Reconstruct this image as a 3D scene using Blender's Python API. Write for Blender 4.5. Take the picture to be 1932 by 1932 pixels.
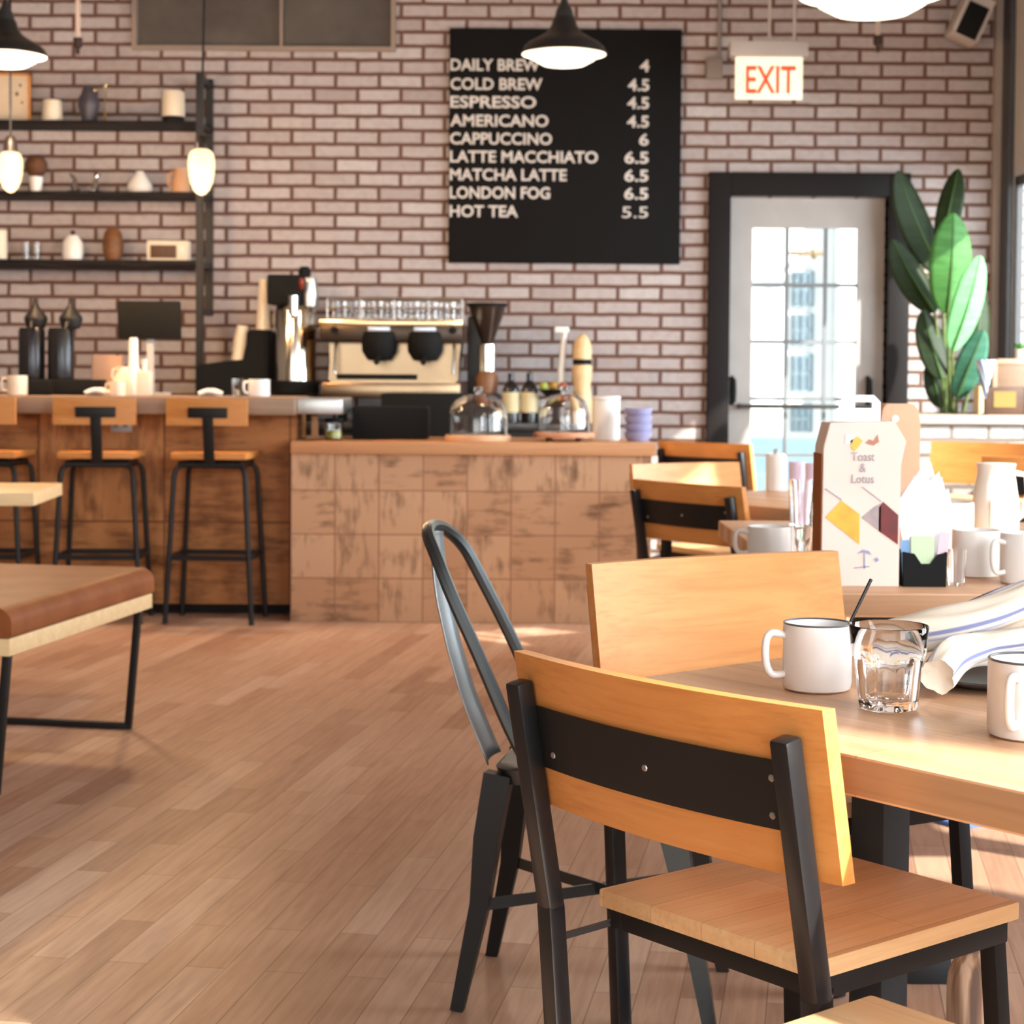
import bpy, bmesh, math, random
from mathutils import Matrix, Vector, Euler
R = math.radians
PI = math.pi
random.seed(7)
S = bpy.context.scene
C = S.collection
for o in list(bpy.data.objects): bpy.data.objects.remove(o)

# ------------------------------------------------------------------ camera
FPX, H0, HC, PITCH, ROLL = 3450.0, 701.0, 1.19, R(2.0), R(0.4)
CY = H0 + FPX * math.tan(PITCH)
cam = bpy.data.cameras.new('camera')
cam.sensor_width = 36
cam.lens = 36 * FPX / 1932
cam.shift_y = -(966 - CY) / 1932
cam.clip_start = .05
camo = bpy.data.objects.new('camera', cam)
C.objects.link(camo)
CR = Matrix.Rotation(R(90) - PITCH, 4, 'X') @ Matrix.Rotation(ROLL, 4, 'Z')
camo.matrix_world = Matrix.Translation((0, 0, HC)) @ CR
cam.dof.use_dof = True
cam.dof.focus_distance = 2.5
cam.dof.aperture_fstop = 9.5
S.camera = camo

# ------------------------------------------------------------------ light
w = bpy.data.worlds.new('sky'); S.world = w
w.use_nodes = True
bg = w.node_tree.nodes['Background']
bg.inputs[0].default_value = (.92, .96, 1, 1)
bg.inputs[1].default_value = 1.15
sun = bpy.data.lights.new('sun', 'SUN')
sun.energy = 11.0
sun.color = (1, .93, .82)
sun.angle = R(1.2)
suno = bpy.data.objects.new('sun', sun); C.objects.link(suno)
SUN_DIR = Vector((.80, -.60, .60))          # towards the sun
suno.rotation_euler = SUN_DIR.to_track_quat('Z', 'Y').to_euler()
suno.location = (6, -4, 6)
def area(name, loc, tgt, sx, sy, e, col):
    l = bpy.data.lights.new(name, 'AREA'); l.shape = 'RECTANGLE'
    l.size, l.size_y, l.energy, l.color = sx, sy, e, col
    o = bpy.data.objects.new(name, l); C.objects.link(o)
    o.location = loc
    o.rotation_euler = (Vector(loc) - Vector(tgt)).to_track_quat('Z', 'Y').to_euler()
    return o
area('window_daylight', (3.9, 4.0, 2.0), (0, 5.0, .9), 12.5, 2.2, 780, (.89, .94, 1))
area('front_fill', (-1.5, -6.5, 2.2), (-.5, 6, 1.0), 6.2, 2.7, 105, (1, .93, .87))  # fill light added behind the camera
S.view_settings.view_transform = 'Standard'
S.view_settings.look = 'None'
S.view_settings.gamma = 1
S.view_settings.use_curve_mapping = False
S.view_settings.exposure = 1.05

# ------------------------------------------------------------------ helpers
def ray(px, py):
    d = Vector(((px - 966) / FPX, -(py - CY) / FPX, -1))
    return (CR.to_3x3() @ d)
def P(px, py, Y):
    d = ray(px, py); return Vector((0, 0, HC)) + d * (Y / d.y)
def G(px, py, z):
    d = ray(px, py); return Vector((0, 0, HC)) + d * ((z - HC) / d.z)
def PX(px, Y, py=701): return P(px, py, Y).x
def PZ(py, Y, px=966): return P(px, py, Y).z

class MB:
    def __init__(s): s.bm = bmesh.new()
    def _add(s, verts, faces, M=None):
        vs = [s.bm.verts.new(M @ Vector(v) if M else v) for v in verts]
        fs = []
        for f in faces:
            try: fs.append(s.bm.faces.new([vs[i] for i in f]))
            except ValueError: pass
        return vs, fs
    def box(s, c, d, bev=0, rot=None, M=None):
        x, y, z = d[0] / 2, d[1] / 2, d[2] / 2
        v = [(-x, -y, -z), (x, -y, -z), (x, y, -z), (-x, y, -z), (-x, -y, z), (x, -y, z), (x, y, z), (-x, y, z)]
        f = [(0, 3, 2, 1), (4, 5, 6, 7), (0, 1, 5, 4), (1, 2, 6, 5), (2, 3, 7, 6), (3, 0, 4, 7)]
        T = Matrix.Translation(c)
        if rot: T = T @ Euler(rot).to_matrix().to_4x4()
        if M: T = M @ T
        vs, fs = s._add(v, f, T)
        if bev:
            es = {e for q in fs for e in q.edges}
            bmesh.ops.bevel(s.bm, geom=list(es), offset=min(bev, min(d) * .45), segments=2, affect='EDGES', profile=.6)
        return s
    def box2(s, a, b, bev=0):
        return s.box([(a[i] + b[i]) / 2 for i in range(3)], [abs(b[i] - a[i]) for i in range(3)], bev)
    def beam(s, a, b, wx, wy, bev=0, up=(0, 0, 1)):
        a, b = Vector(a), Vector(b); d = b - a
        z = d.normalized(); u = Vector(up)
        if abs(z.dot(u)) > .98: u = Vector((0, 1, 0))
        x = u.cross(z).normalized(); y = z.cross(x)
        M = Matrix((x, y, z)).transposed().to_4x4(); M.translation = (a + b) / 2
        return s.box((0, 0, 0), (wx, wy, d.length), bev, M=M)
    def tube(s, pts, r, n=10, closed=False, cap=True, sq=None):
        pts = [Vector(p) for p in pts]; m = len(pts)
        rad = r if isinstance(r, (list, tuple)) else [r] * m
        rings = []; prev = None
        for i, p in enumerate(pts):
            if closed: t = pts[(i + 1) % m] - pts[i - 1]
            else: t = pts[min(i + 1, m - 1)] - pts[max(i - 1, 0)]
            t.normalize()
            if prev is None:
                u = Vector((0, 0, 1)) if abs(t.z) < .9 else Vector((0, 1, 0))
                u = (u - t * u.dot(t)).normalized()
            else: u = (prev - t * prev.dot(t)).normalized()
            prev = u; v = t.cross(u)
            ring = []
            for k in range(n):
                a = 2 * PI * (k + .5) / n
                ring.append(s.bm.verts.new(p + (u * math.cos(a) + v * math.sin(a)) * rad[i]))
            rings.append(ring)
        for i in range(m if closed else m - 1):
            A, B = rings[i], rings[(i + 1) % m]
            for k in range(n): s.bm.faces.new((A[k], A[(k + 1) % n], B[(k + 1) % n], B[k]))
        if cap and not closed:
            s.bm.faces.new(rings[0][::-1]); s.bm.faces.new(rings[-1])
        return s
    def lathe(s, prof, n=28, c=(0, 0, 0), M=None):
        T = Matrix.Translation(c)
        if M: T = M @ T
        rings = []
        for r, z in prof:
            if r < 1e-5: rings.append([s.bm.verts.new(T @ Vector((0, 0, z)))])
            else: rings.append([s.bm.verts.new(T @ Vector((r * math.cos(2 * PI * k / n), r * math.sin(2 * PI * k / n), z))) for k in range(n)])
        for A, B in zip(rings, rings[1:]):
            for k in range(n):
                k2 = (k + 1) % n
                if len(A) == 1 and len(B) == 1: continue
                if len(A) == 1: s.bm.faces.new((A[0], B[k2], B[k]))
                elif len(B) == 1: s.bm.faces.new((A[k], A[k2], B[0]))
                else: s.bm.faces.new((A[k], A[k2], B[k2], B[k]))
        return s
    def prism(s, poly, t, M=None, bev=0):
        """poly in local XZ, thickness t along +Y"""
        n = len(poly)
        v = [(p[0], 0, p[1]) for p in poly] + [(p[0], t, p[1]) for p in poly]
        f = [tuple(range(n)), tuple(range(2 * n - 1, n - 1, -1))] + [(i, i + n, (i + 1) % n + n, (i + 1) % n) for i in range(n)]
        vs, fs = s._add(v, f, M)
        if bev:
            es = {e for q in fs for e in q.edges}
            bmesh.ops.bevel(s.bm, geom=list(es), offset=bev, segments=2, affect='EDGES')
        return s
    def grid(s, fn, nu, nv, closed_u=False):
        V = [[s.bm.verts.new(fn(i / nu, j / nv)) for j in range(nv + 1)] for i in range(nu + (0 if closed_u else 1))]
        for i in range(nu):
            for j in range(nv):
                i2 = (i + 1) % len(V)
                s.bm.faces.new((V[i][j], V[i2][j], V[i2][j + 1], V[i][j + 1]))
        return s
    def slab(s, fn, nu, nv, t):
        d = Vector((0, t / 2, 0))
        A = [[s.bm.verts.new(fn(i / nu, j / nv) - d) for j in range(nv + 1)] for i in range(nu + 1)]
        B = [[s.bm.verts.new(fn(i / nu, j / nv) + d) for j in range(nv + 1)] for i in range(nu + 1)]
        F = s.bm.faces.new
        for i in range(nu):
            for j in range(nv):
                F((A[i][j], A[i + 1][j], A[i + 1][j + 1], A[i][j + 1])); F((B[i][j], B[i][j + 1], B[i + 1][j + 1], B[i + 1][j]))
            F((A[i][0], B[i][0], B[i + 1][0], A[i + 1][0])); F((A[i][nv], A[i + 1][nv], B[i + 1][nv], B[i][nv]))
        for j in range(nv):
            F((A[0][j], A[0][j + 1], B[0][j + 1], B[0][j])); F((A[nu][j], B[nu][j], B[nu][j + 1], A[nu][j + 1]))
        return s
    def build(s, name, mat, parent=None, smooth=35, loc=None, rotz=0, solid=0):
        bmesh.ops.recalc_face_normals(s.bm, faces=s.bm.faces)
        me = bpy.data.meshes.new(name); s.bm.to_mesh(me); s.bm.free()
        me.materials.append(mat)
        if smooth:
            me.shade_smooth(); me.set_sharp_from_angle(angle=R(smooth))
        o = bpy.data.objects.new(name, me); C.objects.link(o)
        if parent: o.parent = parent
        if loc is not None: o.location = loc
        o.rotation_euler.z = rotz
        if solid:
            md = o.modifiers.new('thickness', 'SOLIDIFY'); md.thickness = solid; md.offset = 0
        return o

def tag(o, label, cat, group=None, kind=None):
    o['label'] = label; o['category'] = cat
    if group: o['group'] = group
    if kind: o['kind'] = kind
    return o
def struct(o): o['kind'] = 'structure'; return o
def thing(name, label, cat, loc=(0, 0, 0), rz=0, group=None):
    o = bpy.data.objects.new(name, None); C.objects.link(o)
    o.empty_display_size = .1
    o.location = loc; o.rotation_euler = (0, 0, rz)
    return tag(o, label, cat, group)
def dup(src, label, loc=None, rz=None, group=None, scale=None):
    def cp(o, par):
        c = o.copy(); C.objects.link(c); c.parent = par
        for ch in [q for q in bpy.data.objects if q.parent == o]: cp(ch, c)
        return c
    r = cp(src, None)
    r['label'] = label
    if group: r['group'] = group
    if loc is not None: r.location = loc
    if rz is not None: r.rotation_euler.z = rz
    if scale: r.scale = scale if isinstance(scale, (tuple, list)) else (scale,) * 3
    return r
def text_mb(body, size, width=None, ext=.002, bold=0, align='LEFT'):
    cu = bpy.data.curves.new('t', 'FONT'); cu.body = body; cu.size = size; cu.extrude = ext; cu.offset = bold; cu.align_x = align
    cu.resolution_u = 3
    o = bpy.data.objects.new('t', cu); C.objects.link(o)
    bpy.context.view_layer.update()
    me = bpy.data.meshes.new_from_object(o.evaluated_get(bpy.context.evaluated_depsgraph_get()))
    bpy.data.objects.remove(o)
    xs = [v.co.x for v in me.vertices]; wd = max(xs) - min(xs)
    k = (width / wd) if width else 1
    x0 = min(xs) if align == 'LEFT' else (max(xs) if align == 'RIGHT' else (max(xs) + min(xs)) / 2)
    b = MB(); b.bm.from_mesh(me)
    for v in b.bm.verts:
        v.co = Vector(((v.co.x - x0) * k, -v.co.z, v.co.y))
    bpy.data.meshes.remove(me)
    return b
def move(b, d):
    for v in b.bm.verts: v.co += Vector(d)
    return b
def merge(bs):
    a = bs[0]
    for b in bs[1:]:
        me = bpy.data.meshes.new('m'); b.bm.to_mesh(me); a.bm.from_mesh(me); bpy.data.meshes.remove(me); b.bm.free()
    return a

# ------------------------------------------------------------------ materials
def srgb(r, g, b):
    f = lambda c: (c / 12.92 if c <= .04045 else ((c + .055) / 1.055) ** 2.4)
    return (f(r / 255), f(g / 255), f(b / 255), 1)
def crom(pts, n=6):
    pts = [Vector(p) for p in pts]; Q = [pts[0]] + pts + [pts[-1]]; out = []
    for i in range(1, len(Q) - 2):
        for k in range(n):
            t = k / n; a, b, c, d = Q[i - 1:i + 3]
            out.append(.5 * ((2 * b) + (c - a) * t + (2 * a - 5 * b + 4 * c - d) * t * t + (3 * b - a - 3 * c + d) * t ** 3))
    return out + [pts[-1]]
class NT:
    def __init__(s, name):
        s.m = bpy.data.materials.new(name); s.m.use_nodes = True
        s.t = s.m.node_tree; s.p = s.t.nodes['Principled BSDF']
    def n(s, typ, **kw):
        q = s.t.nodes.new(typ)
        for k, v in kw.items():
            if k in q.inputs: q.inputs[k].default_value = v
            else: setattr(q, k, v)
        return q
    def l(s, a, b): s.t.links.new(a, b)
    def coord(s, scale=(1, 1, 1), rot=(0, 0, 0), loc=(0, 0, 0), kind='Object'):
        tc = s.n('ShaderNodeTexCoord'); mp = s.n('ShaderNodeMapping')
        mp.inputs['Scale'].default_value = scale; mp.inputs['Rotation'].default_value = rot; mp.inputs['Location'].default_value = loc
        s.l(tc.outputs[kind], mp.inputs[0]); return mp.outputs[0]
    def ramp(s, fac, cols):
        q = s.n('ShaderNodeValToRGB'); e = q.color_ramp.elements
        e[0].position, e[0].color = cols[0]; e[1].position, e[1].color = cols[-1]
        for pos, c in cols[1:-1]:
            k = e.new(pos); k.color = c
        s.l(fac, q.inputs[0]); return q.outputs[0]
    def mix(s, fac, a, b, mode='MIX'):
        q = s.n('ShaderNodeMix'); q.data_type = 'RGBA'; q.blend_type = mode
        for i, v in ((0, fac), (6, a), (7, b)):
            if hasattr(v, 'links'): s.l(v, q.inputs[i])
            else: q.inputs[i].default_value = v
        return q.outputs[2]
    def bump(s, h, strength=.3, dist=.01):
        q = s.n('ShaderNodeBump'); q.inputs['Strength'].default_value = strength; q.inputs['Distance'].default_value = dist
        s.l(h, q.inputs['Height']); s.l(q.outputs[0], s.p.inputs['Normal'])
MATS = {}
def flat(name, col, rough=.5, metal=0, spec=.5, var=.06, scale=6, emit=None, es=0, coat=0):
    if name in MATS: return MATS[name]
    t = NT(name)
    no = t.n('ShaderNodeTexNoise', Scale=scale, Detail=3.0)
    t.l(t.coord(), no.inputs['Vector'])
    c0 = tuple(max(0, x * (1 - var)) for x in col[:3]) + (1,); c1 = tuple(min(1, x * (1 + var)) for x in col[:3]) + (1,)
    t.l(t.ramp(no.outputs[0], [(.3, c0), (.7, c1)]), t.p.inputs['Base Color'])
    t.p.inputs['Roughness'].default_value = rough; t.p.inputs['Metallic'].default_value = metal
    t.p.inputs['Specular IOR Level'].default_value = spec
    if coat: t.p.inputs['Coat Weight'].default_value = coat; t.p.inputs['Coat Roughness'].default_value = .1
    if emit: t.p.inputs['Emission Color'].default_value = emit; t.p.inputs['Emission Strength'].default_value = es
    MATS[name] = t.m; return t.m
def wood(name, c1, c2, axis=0, rough=.45, scale=1.0, strips=0, spec=.4, bump=.05):
    t = NT(name)
    sc = [9 * scale] * 3; sc[axis] = .8 * scale
    v = t.coord(tuple(sc))
    no = t.n('ShaderNodeTexNoise', Scale=3.0, Detail=6.0, Roughness=.6, Distortion=.6); t.l(v, no.inputs['Vector'])
    sc2 = [60 * scale] * 3; sc2[axis] = 2.0 * scale
    n2 = t.n('ShaderNodeTexNoise', Scale=2.0, Detail=3.0); t.l(t.coord(tuple(sc2)), n2.inputs['Vector'])
    col = t.ramp(no.outputs[0], [(.25, c1), (.72, c2)])
    dk = tuple(x * .72 for x in c1[:3]) + (1,)
    m = t.n('ShaderNodeMath', operation='MULTIPLY'); t.l(t.ramp(n2.outputs[0], [(.5, (0, 0, 0, 1)), (.72, (1, 1, 1, 1))]), m.inputs[0]); m.inputs[1].default_value = .35
    col = t.mix(m.outputs[0], col, dk)
    if strips:
        br = t.n('ShaderNodeTexBrick', Scale=1.0); br.offset = .37
        br.inputs['Color1'].default_value = (1, 1, 1, 1); br.inputs['Color2'].default_value = (.80, .78, .75, 1); br.inputs['Mortar'].default_value = (.62, .58, .52, 1)
        br.inputs['Mortar Size'].default_value = .0006; br.inputs['Brick Width'].default_value = .9; br.inputs['Row Height'].default_value = strips
        rot = (0, 0, 0) if axis == 0 else (0, 0, R(90))
        t.l(t.coord(rot=rot), br.inputs['Vector'])
        col = t.mix(1.0, col, br.outputs[0], 'MULTIPLY')
    t.l(col, t.p.inputs['Base Color'])
    t.p.inputs['Roughness'].default_value = rough; t.p.inputs['Specular IOR Level'].default_value = spec
    t.bump(n2.outputs[0], bump, .002)
    return t.m
def glass(name, tint=(1, 1, 1, 1), rough=0.02, ior=1.45):
    t = NT(name)
    no = t.n('ShaderNodeTexNoise', Scale=8.0); t.l(t.coord(), no.inputs['Vector'])
    t.l(t.ramp(no.outputs[0], [(.3, tint), (.7, tuple(x * .985 for x in tint[:3]) + (1,))]), t.p.inputs['Base Color'])
    t.p.inputs['Roughness'].default_value = rough; t.p.inputs['IOR'].default_value = ior
    t.p.inputs['Transmission Weight'].default_value = 1
    return t.m
def pane_glass(name):
    t = NT(name)
    tr = t.n('ShaderNodeBsdfTransparent'); gl = t.n('ShaderNodeBsdfGlossy', Roughness=.02); fr = t.n('ShaderNodeFresnel', IOR=1.45)
    no = t.n('ShaderNodeTexNoise', Scale=3.0); t.l(t.coord(), no.inputs['Vector'])
    t.l(t.ramp(no.outputs[0], [(.3, (.93, .97, .97, 1)), (.7, (.96, .99, .99, 1))]), tr.inputs[0])
    mx = t.n('ShaderNodeMixShader'); ml = t.n('ShaderNodeMath', operation='MULTIPLY'); t.l(fr.outputs[0], ml.inputs[0]); ml.inputs[1].default_value = .35; t.l(ml.outputs[0], mx.inputs[0]); t.l(tr.outputs[0], mx.inputs[1]); t.l(gl.outputs[0], mx.inputs[2])
    t.l(mx.outputs[0], t.t.nodes['Material Output'].inputs[0])
    return t.m

def brick_mat(name, loc, bw=.261, rh=.0838, light=False):
    t = NT(name)
    v = t.coord(rot=(R(90), 0, 0), loc=loc)       # x -> x, z -> y (sign handled by mapping)
    # wobble the joints slightly
    no = t.n('ShaderNodeTexNoise', Scale=9.0, Detail=2.0); t.l(v, no.inputs['Vector'])
    sub = t.n('ShaderNodeVectorMath', operation='SUBTRACT'); t.l(no.outputs['Color'], sub.inputs[0]); sub.inputs[1].default_value = (.5, .5, .5)
    sc = t.n('ShaderNodeVectorMath', operation='SCALE'); t.l(sub.outputs[0], sc.inputs[0]); sc.inputs['Scale'].default_value = .010
    ad = t.n('ShaderNodeVectorMath', operation='ADD'); t.l(v, ad.inputs[0]); t.l(sc.outputs[0], ad.inputs[1])
    br = t.n('ShaderNodeTexBrick', Scale=1.0); br.offset = .5
    br.inputs['Mortar Size'].default_value = .013; br.inputs['Mortar Smooth'].default_value = .25
    br.inputs['Brick Width'].default_value = bw; br.inputs['Row Height'].default_value = rh; br.inputs['Bias'].default_value = 0
    br.inputs['Color1'].default_value = (0, 0, 0, 1); br.inputs['Color2'].default_value = (1, 1, 1, 1); br.inputs['Mortar'].default_value = (.5, .5, .5, 1)
    t.l(ad.outputs[0], br.inputs['Vector'])
    if light: cols = [(0, srgb(166, 158, 154)), (.5, srgb(178, 172, 168)), (1, srgb(154, 146, 143))]; mort = srgb(122, 110, 104)
    else: cols = [(0, srgb(170, 157, 155)), (.35, srgb(188, 179, 178)), (.7, srgb(178, 166, 164)), (1, srgb(196, 189, 188))]; mort = srgb(108, 80, 69)
    bc = t.ramp(br.outputs[0], cols)
    n2 = t.n('ShaderNodeTexNoise', Scale=22.0, Detail=5.0, Roughness=.65); t.l(v, n2.inputs['Vector'])
    wash = t.ramp(n2.outputs[0], [(.42, (0, 0, 0, 1)), (.68, (1, 1, 1, 1))])
    m = t.n('ShaderNodeMath', operation='MULTIPLY'); t.l(wash, m.inputs[0]); m.inputs[1].default_value = .32
    bc = t.mix(m.outputs[0], bc, srgb(150, 126, 117) if not light else srgb(190, 180, 176))
    col = t.mix(br.outputs['Fac'], bc, mort)
    t.l(col, t.p.inputs['Base Color'])
    t.p.inputs['Roughness'].default_value = .85; t.p.inputs['Specular IOR Level'].default_value = .2
    hs = t.n('ShaderNodeMath', operation='MULTIPLY_ADD'); t.l(br.outputs['Fac'], hs.inputs[0]); hs.inputs[1].default_value = -1; t.l(n2.outputs[0], hs.inputs[2])
    t.bump(hs.outputs[0], .5, .008)
    return t.m
def tile_mat(name, sx, sz, loc, c1, c2, stain, mort, ms=.002, sthr=(.52, .70)):
    t = NT(name)
    v = t.coord(rot=(R(90), 0, 0), loc=loc)
    br = t.n('ShaderNodeTexBrick', Scale=1.0); br.offset = 0; br.squash = 1
    br.inputs['Mortar Size'].default_value = ms; br.inputs['Mortar Smooth'].default_value = .3
    br.inputs['Brick Width'].default_value = sx; br.inputs['Row Height'].default_value = sz
    br.inputs['Color1'].default_value = (0, 0, 0, 1); br.inputs['Color2'].default_value = (1, 1, 1, 1); br.inputs['Mortar'].default_value = (.5, .5, .5, 1)
    t.l(v, br.inputs['Vector'])
    base = t.ramp(br.outputs[0], [(0, c1), (1, c2)])
    # saw marks running across on some tiles and up on the others
    na = t.n('ShaderNodeTexNoise', Scale=1.0, Detail=4.0, Roughness=.6); t.l(t.coord((7, 1, 34)), na.inputs['Vector'])
    nb = t.n('ShaderNodeTexNoise', Scale=1.0, Detail=4.0, Roughness=.6); t.l(t.coord((34, 1, 7), loc=(3, 0, 1)), nb.inputs['Vector'])
    sel = t.n('ShaderNodeMath', operation='GREATER_THAN'); t.l(br.outputs[0], sel.inputs[0]); sel.inputs[1].default_value = .5
    g = t.mix(sel.outputs[0], na.outputs['Color'], nb.outputs['Color'])
    big = t.n('ShaderNodeTexNoise', Scale=7.0, Detail=3.0); t.l(t.coord(loc=(2, 0, 5)), big.inputs['Vector'])
    gg = t.mix(.5, g, big.outputs['Color'])
    f = t.ramp(gg, [(sthr[0], (0, 0, 0, 1)), (sthr[1], (1, 1, 1, 1))])
    m = t.n('ShaderNodeMath', operation='MULTIPLY'); t.l(f, m.inputs[0]); m.inputs[1].default_value = .8
    col = t.mix(m.outputs[0], base, stain)
    col = t.mix(br.outputs['Fac'], col, mort)
    t.l(col, t.p.inputs['Base Color'])
    t.p.inputs['Roughness'].default_value = .6; t.p.inputs['Specular IOR Level'].default_value = .3
    t.bump(gg, .25, .006)
    return t.m
def floor_cover():
    t = NT('oak_plank_floor')
    v = t.coord(rot=(0, 0, R(-80.5)))
    br = t.n('ShaderNodeTexBrick', Scale=1.0); br.offset = .43; br.offset_frequency = 2
    br.inputs['Mortar Size'].default_value = .0012; br.inputs['Mortar Smooth'].default_value = .2
    br.inputs['Brick Width'].default_value = .62; br.inputs['Row Height'].default_value = .082
    br.inputs['Color1'].default_value = (0, 0, 0, 1); br.inputs['Color2'].default_value = (1, 1, 1, 1); br.inputs['Mortar'].default_value = (.5, .5, .5, 1)
    t.l(v, br.inputs['Vector'])
    base = t.ramp(br.outputs[0], [(0, srgb(166, 125, 103)), (.3, srgb(188, 146, 121)), (.65, srgb(194, 154, 130)), (1, srgb(205, 170, 148))])
    st = t.n('ShaderNodeMapping'); st.inputs['Scale'].default_value = (2.5, 34, 1); t.l(v, st.inputs[0])
    n = t.n('ShaderNodeTexNoise', Scale=1.6, Detail=5.0, Roughness=.62, Distortion=.4); t.l(st.outputs[0], n.inputs['Vector'])
    gr = t.ramp(n.outputs[0], [(.3, (.74, .70, .66, 1)), (.62, (1.0, 1.0, 1.0, 1))])
    col = t.mix(.75, base, gr, 'MULTIPLY')
    nb = t.n('ShaderNodeTexNoise', Scale=1.1, Detail=3.0); t.l(t.coord(), nb.inputs['Vector'])
    wear = t.ramp(nb.outputs[0], [(.42, (0, 0, 0, 1)), (.7, (.35, .35, .35, 1))])
    col = t.mix(wear, col, srgb(186, 152, 130))
    col = t.mix(br.outputs['Fac'], col, srgb(128, 92, 72))
    t.l(col, t.p.inputs['Base Color'])
    t.l(t.ramp(n.outputs[0], [(.3, (.50, .50, .50, 1)), (.7, (.38, .38, .38, 1))]), t.p.inputs['Roughness'])
    t.p.inputs['Specular IOR Level'].default_value = .45
    t.bump(n.outputs[0], .08, .002)
    return t.m

BLACK = flat('black_steel', (.012, .011, .011, 1), .45, .2, .35)
BLACKP = flat('black_plastic', (.008, .008, .009, 1), .5, 0, .25)
MATTE = flat('matte_black', (.006, .006, .006, 1), .75, 0, .2)
FRAME = flat('dark_brown_paint', (.010, .007, .007, 1), .6, 0, .2)
POST = flat('satin_black_steel', (.016, .016, .018, 1), .28, .3, .7)
GUN = flat('gunmetal', (.09, .10, .105, 1), .33, .9)
CHROME = flat('chrome', (.75, .73, .70, 1), .16, 1)
STEEL = flat('brushed_steel', (.55, .54, .53, 1), .34, 1)
BRASS = flat('brass', (.80, .58, .25, 1), .25, 1)
WHITE = flat('white_ceramic', (.82, .80, .77, 1), .25, 0, .5, .02)
CREAM = flat('cream_ceramic', (.78, .68, .54, 1), .4)
PAPER = flat('white_paper', (.86, .86, .86, 1), .8, 0, .2, .02)
WPAINT = flat('off_white_paint', (.66, .64, .61, 1), .5)
GREYP = flat('grey_paint', (.42, .41, .40, 1), .6)
GLASS = glass('clear_glass')
PANE = pane_glass('window_glass')
OAK = wood('honey_oak', srgb(200, 126, 60), srgb(220, 152, 86), 0, .4)
OAKS = wood('honey_oak_seat', srgb(224, 174, 122), srgb(240, 202, 152), 1, .42, 1.0, .095)
TOPW = wood('table_oak', srgb(212, 160, 120), srgb(230, 184, 146), 0, .42, .8, .09)
PALEW = wood('pale_oak', srgb(222, 184, 134), srgb(236, 206, 160), 0, .45)
BARTOP = wood('weathered_bar_top', srgb(132, 104, 82), srgb(160, 132, 110), 0, .5, .6)
CTOP = wood('counter_wood', srgb(186, 130, 86), srgb(202, 148, 104), 0, .5, .8)
DARKW = wood('dark_wood', srgb(70, 42, 24), srgb(96, 60, 36), 2, .5)

# ------------------------------------------------------------------ setting
WY = 11.0
struct(MB().box2((-9, -6, -.1), (4.2, WY, 0)).build('floor', floor_cover(), smooth=0))
struct(MB().box2((-9, -6, 3.9), (3.2, WY + .2, 4.0)).build('ceiling', flat('ceiling_paint', (.30, .27, .25, 1), .9), smooth=0))

dx0, dx1 = PX(1375, WY, 600), PX(1672, WY, 600)
dz1 = PZ(371, WY, 1520)
wx0, wx1 = PX(250, WY, 50), PX(747, WY, 50); wz0, wz1 = PZ(97, WY, 500), PZ(97, WY, 500) + .62
xr = 2.93
BR = brick_mat('whitewashed_brick', (0, 0, 0))
# brick phase: bed joint through pixel row 109 and a head joint through pixel column 98 below it
pj = P(98, 109, WY); pj.x += .261 / 2
wb = MB()
def wallbox(x0, x1, z0, z1): wb.box2((x0, WY, z0), (x1, WY + .2, z1))
wallbox(-9, wx0, 0, 3.9); wallbox(wx0, wx1, 0, wz0); wallbox(wx0, wx1, wz1, 3.9)
wallbox(wx1, dx0, 0, 3.9); wallbox(dx0, dx1, dz1, 3.9); wallbox(dx1, xr + .15, 0, 3.9)
for v in wb.bm.verts: v.co -= Vector((pj.x, WY, pj.z))
wall = struct(wb.build('wall_back', BR, smooth=0, loc=(pj.x, WY, pj.z)))

# right wall with tall windows; piers and heads shaped to block the sun
RW = flat('right_wall_paint', (.52, .49, .46, 1), .8)
DKF = flat('dark_window_frame', (.05, .05, .055, 1), .5)
shading_piers = [(-6, -3.4), (-1.05, -.60), (.48, 2.75), (3.9, 5.7), (6.40, 7.0), (10.76, 11.0)]
WT = .06
rw = MB()
rw.box2((xr, -6, 0), (xr + WT, 11, .85)); heads = [3.0, 3.0, 2.25, 2.45, 2.35]
for a, b in shading_piers: rw.box2((xr, a, .85), (xr + WT, b, 3.9))
for ((_, a), (b, _)), hd in zip(zip(shading_piers, shading_piers[1:]), heads): rw.box2((xr, a, hd), (xr + WT, b, 3.9))
struct(rw.build('wall_right', RW, smooth=0))
struct(MB().box2((-9.2, -6, -.1), (-9, WY + .2, 4)).build('wall_left', flat('left_wall_paint', (.40, .33, .27, 1), .8), smooth=0))
fw = MB()
for a, b_ in (((-9.2, -.1), (-4.7, 4)), ((1.7, -.1), (4.2, 4)), ((-4.7, -.1), (1.7, .8)), ((-4.7, 3.6), (1.7, 4))): fw.box2((a[0], -6.2, a[1]), (b_[0], -6, b_[1]))
struct(fw.build('wall_front', flat('front_wall_paint', (.36, .30, .25, 1), .8), smooth=0))
f = MB()  # unseen front window, added for the fill light to enter
for x in (-4.67, -3.07, -1.5, .07, 1.67): f.box2((x - .03, -6.15, .8), (x + .03, -6.08, 3.6))
for z in (.83, 3.57): f.box2((-4.7, -6.15, z - .03), (1.7, -6.08, z + .03))
fo = struct(f.build('window_7', DKF, smooth=0))
MB().box2((-4.7, -6.12, .8), (1.7, -6.11, 3.6)).build('glass_pane', PANE, fo, smooth=0)
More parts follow.
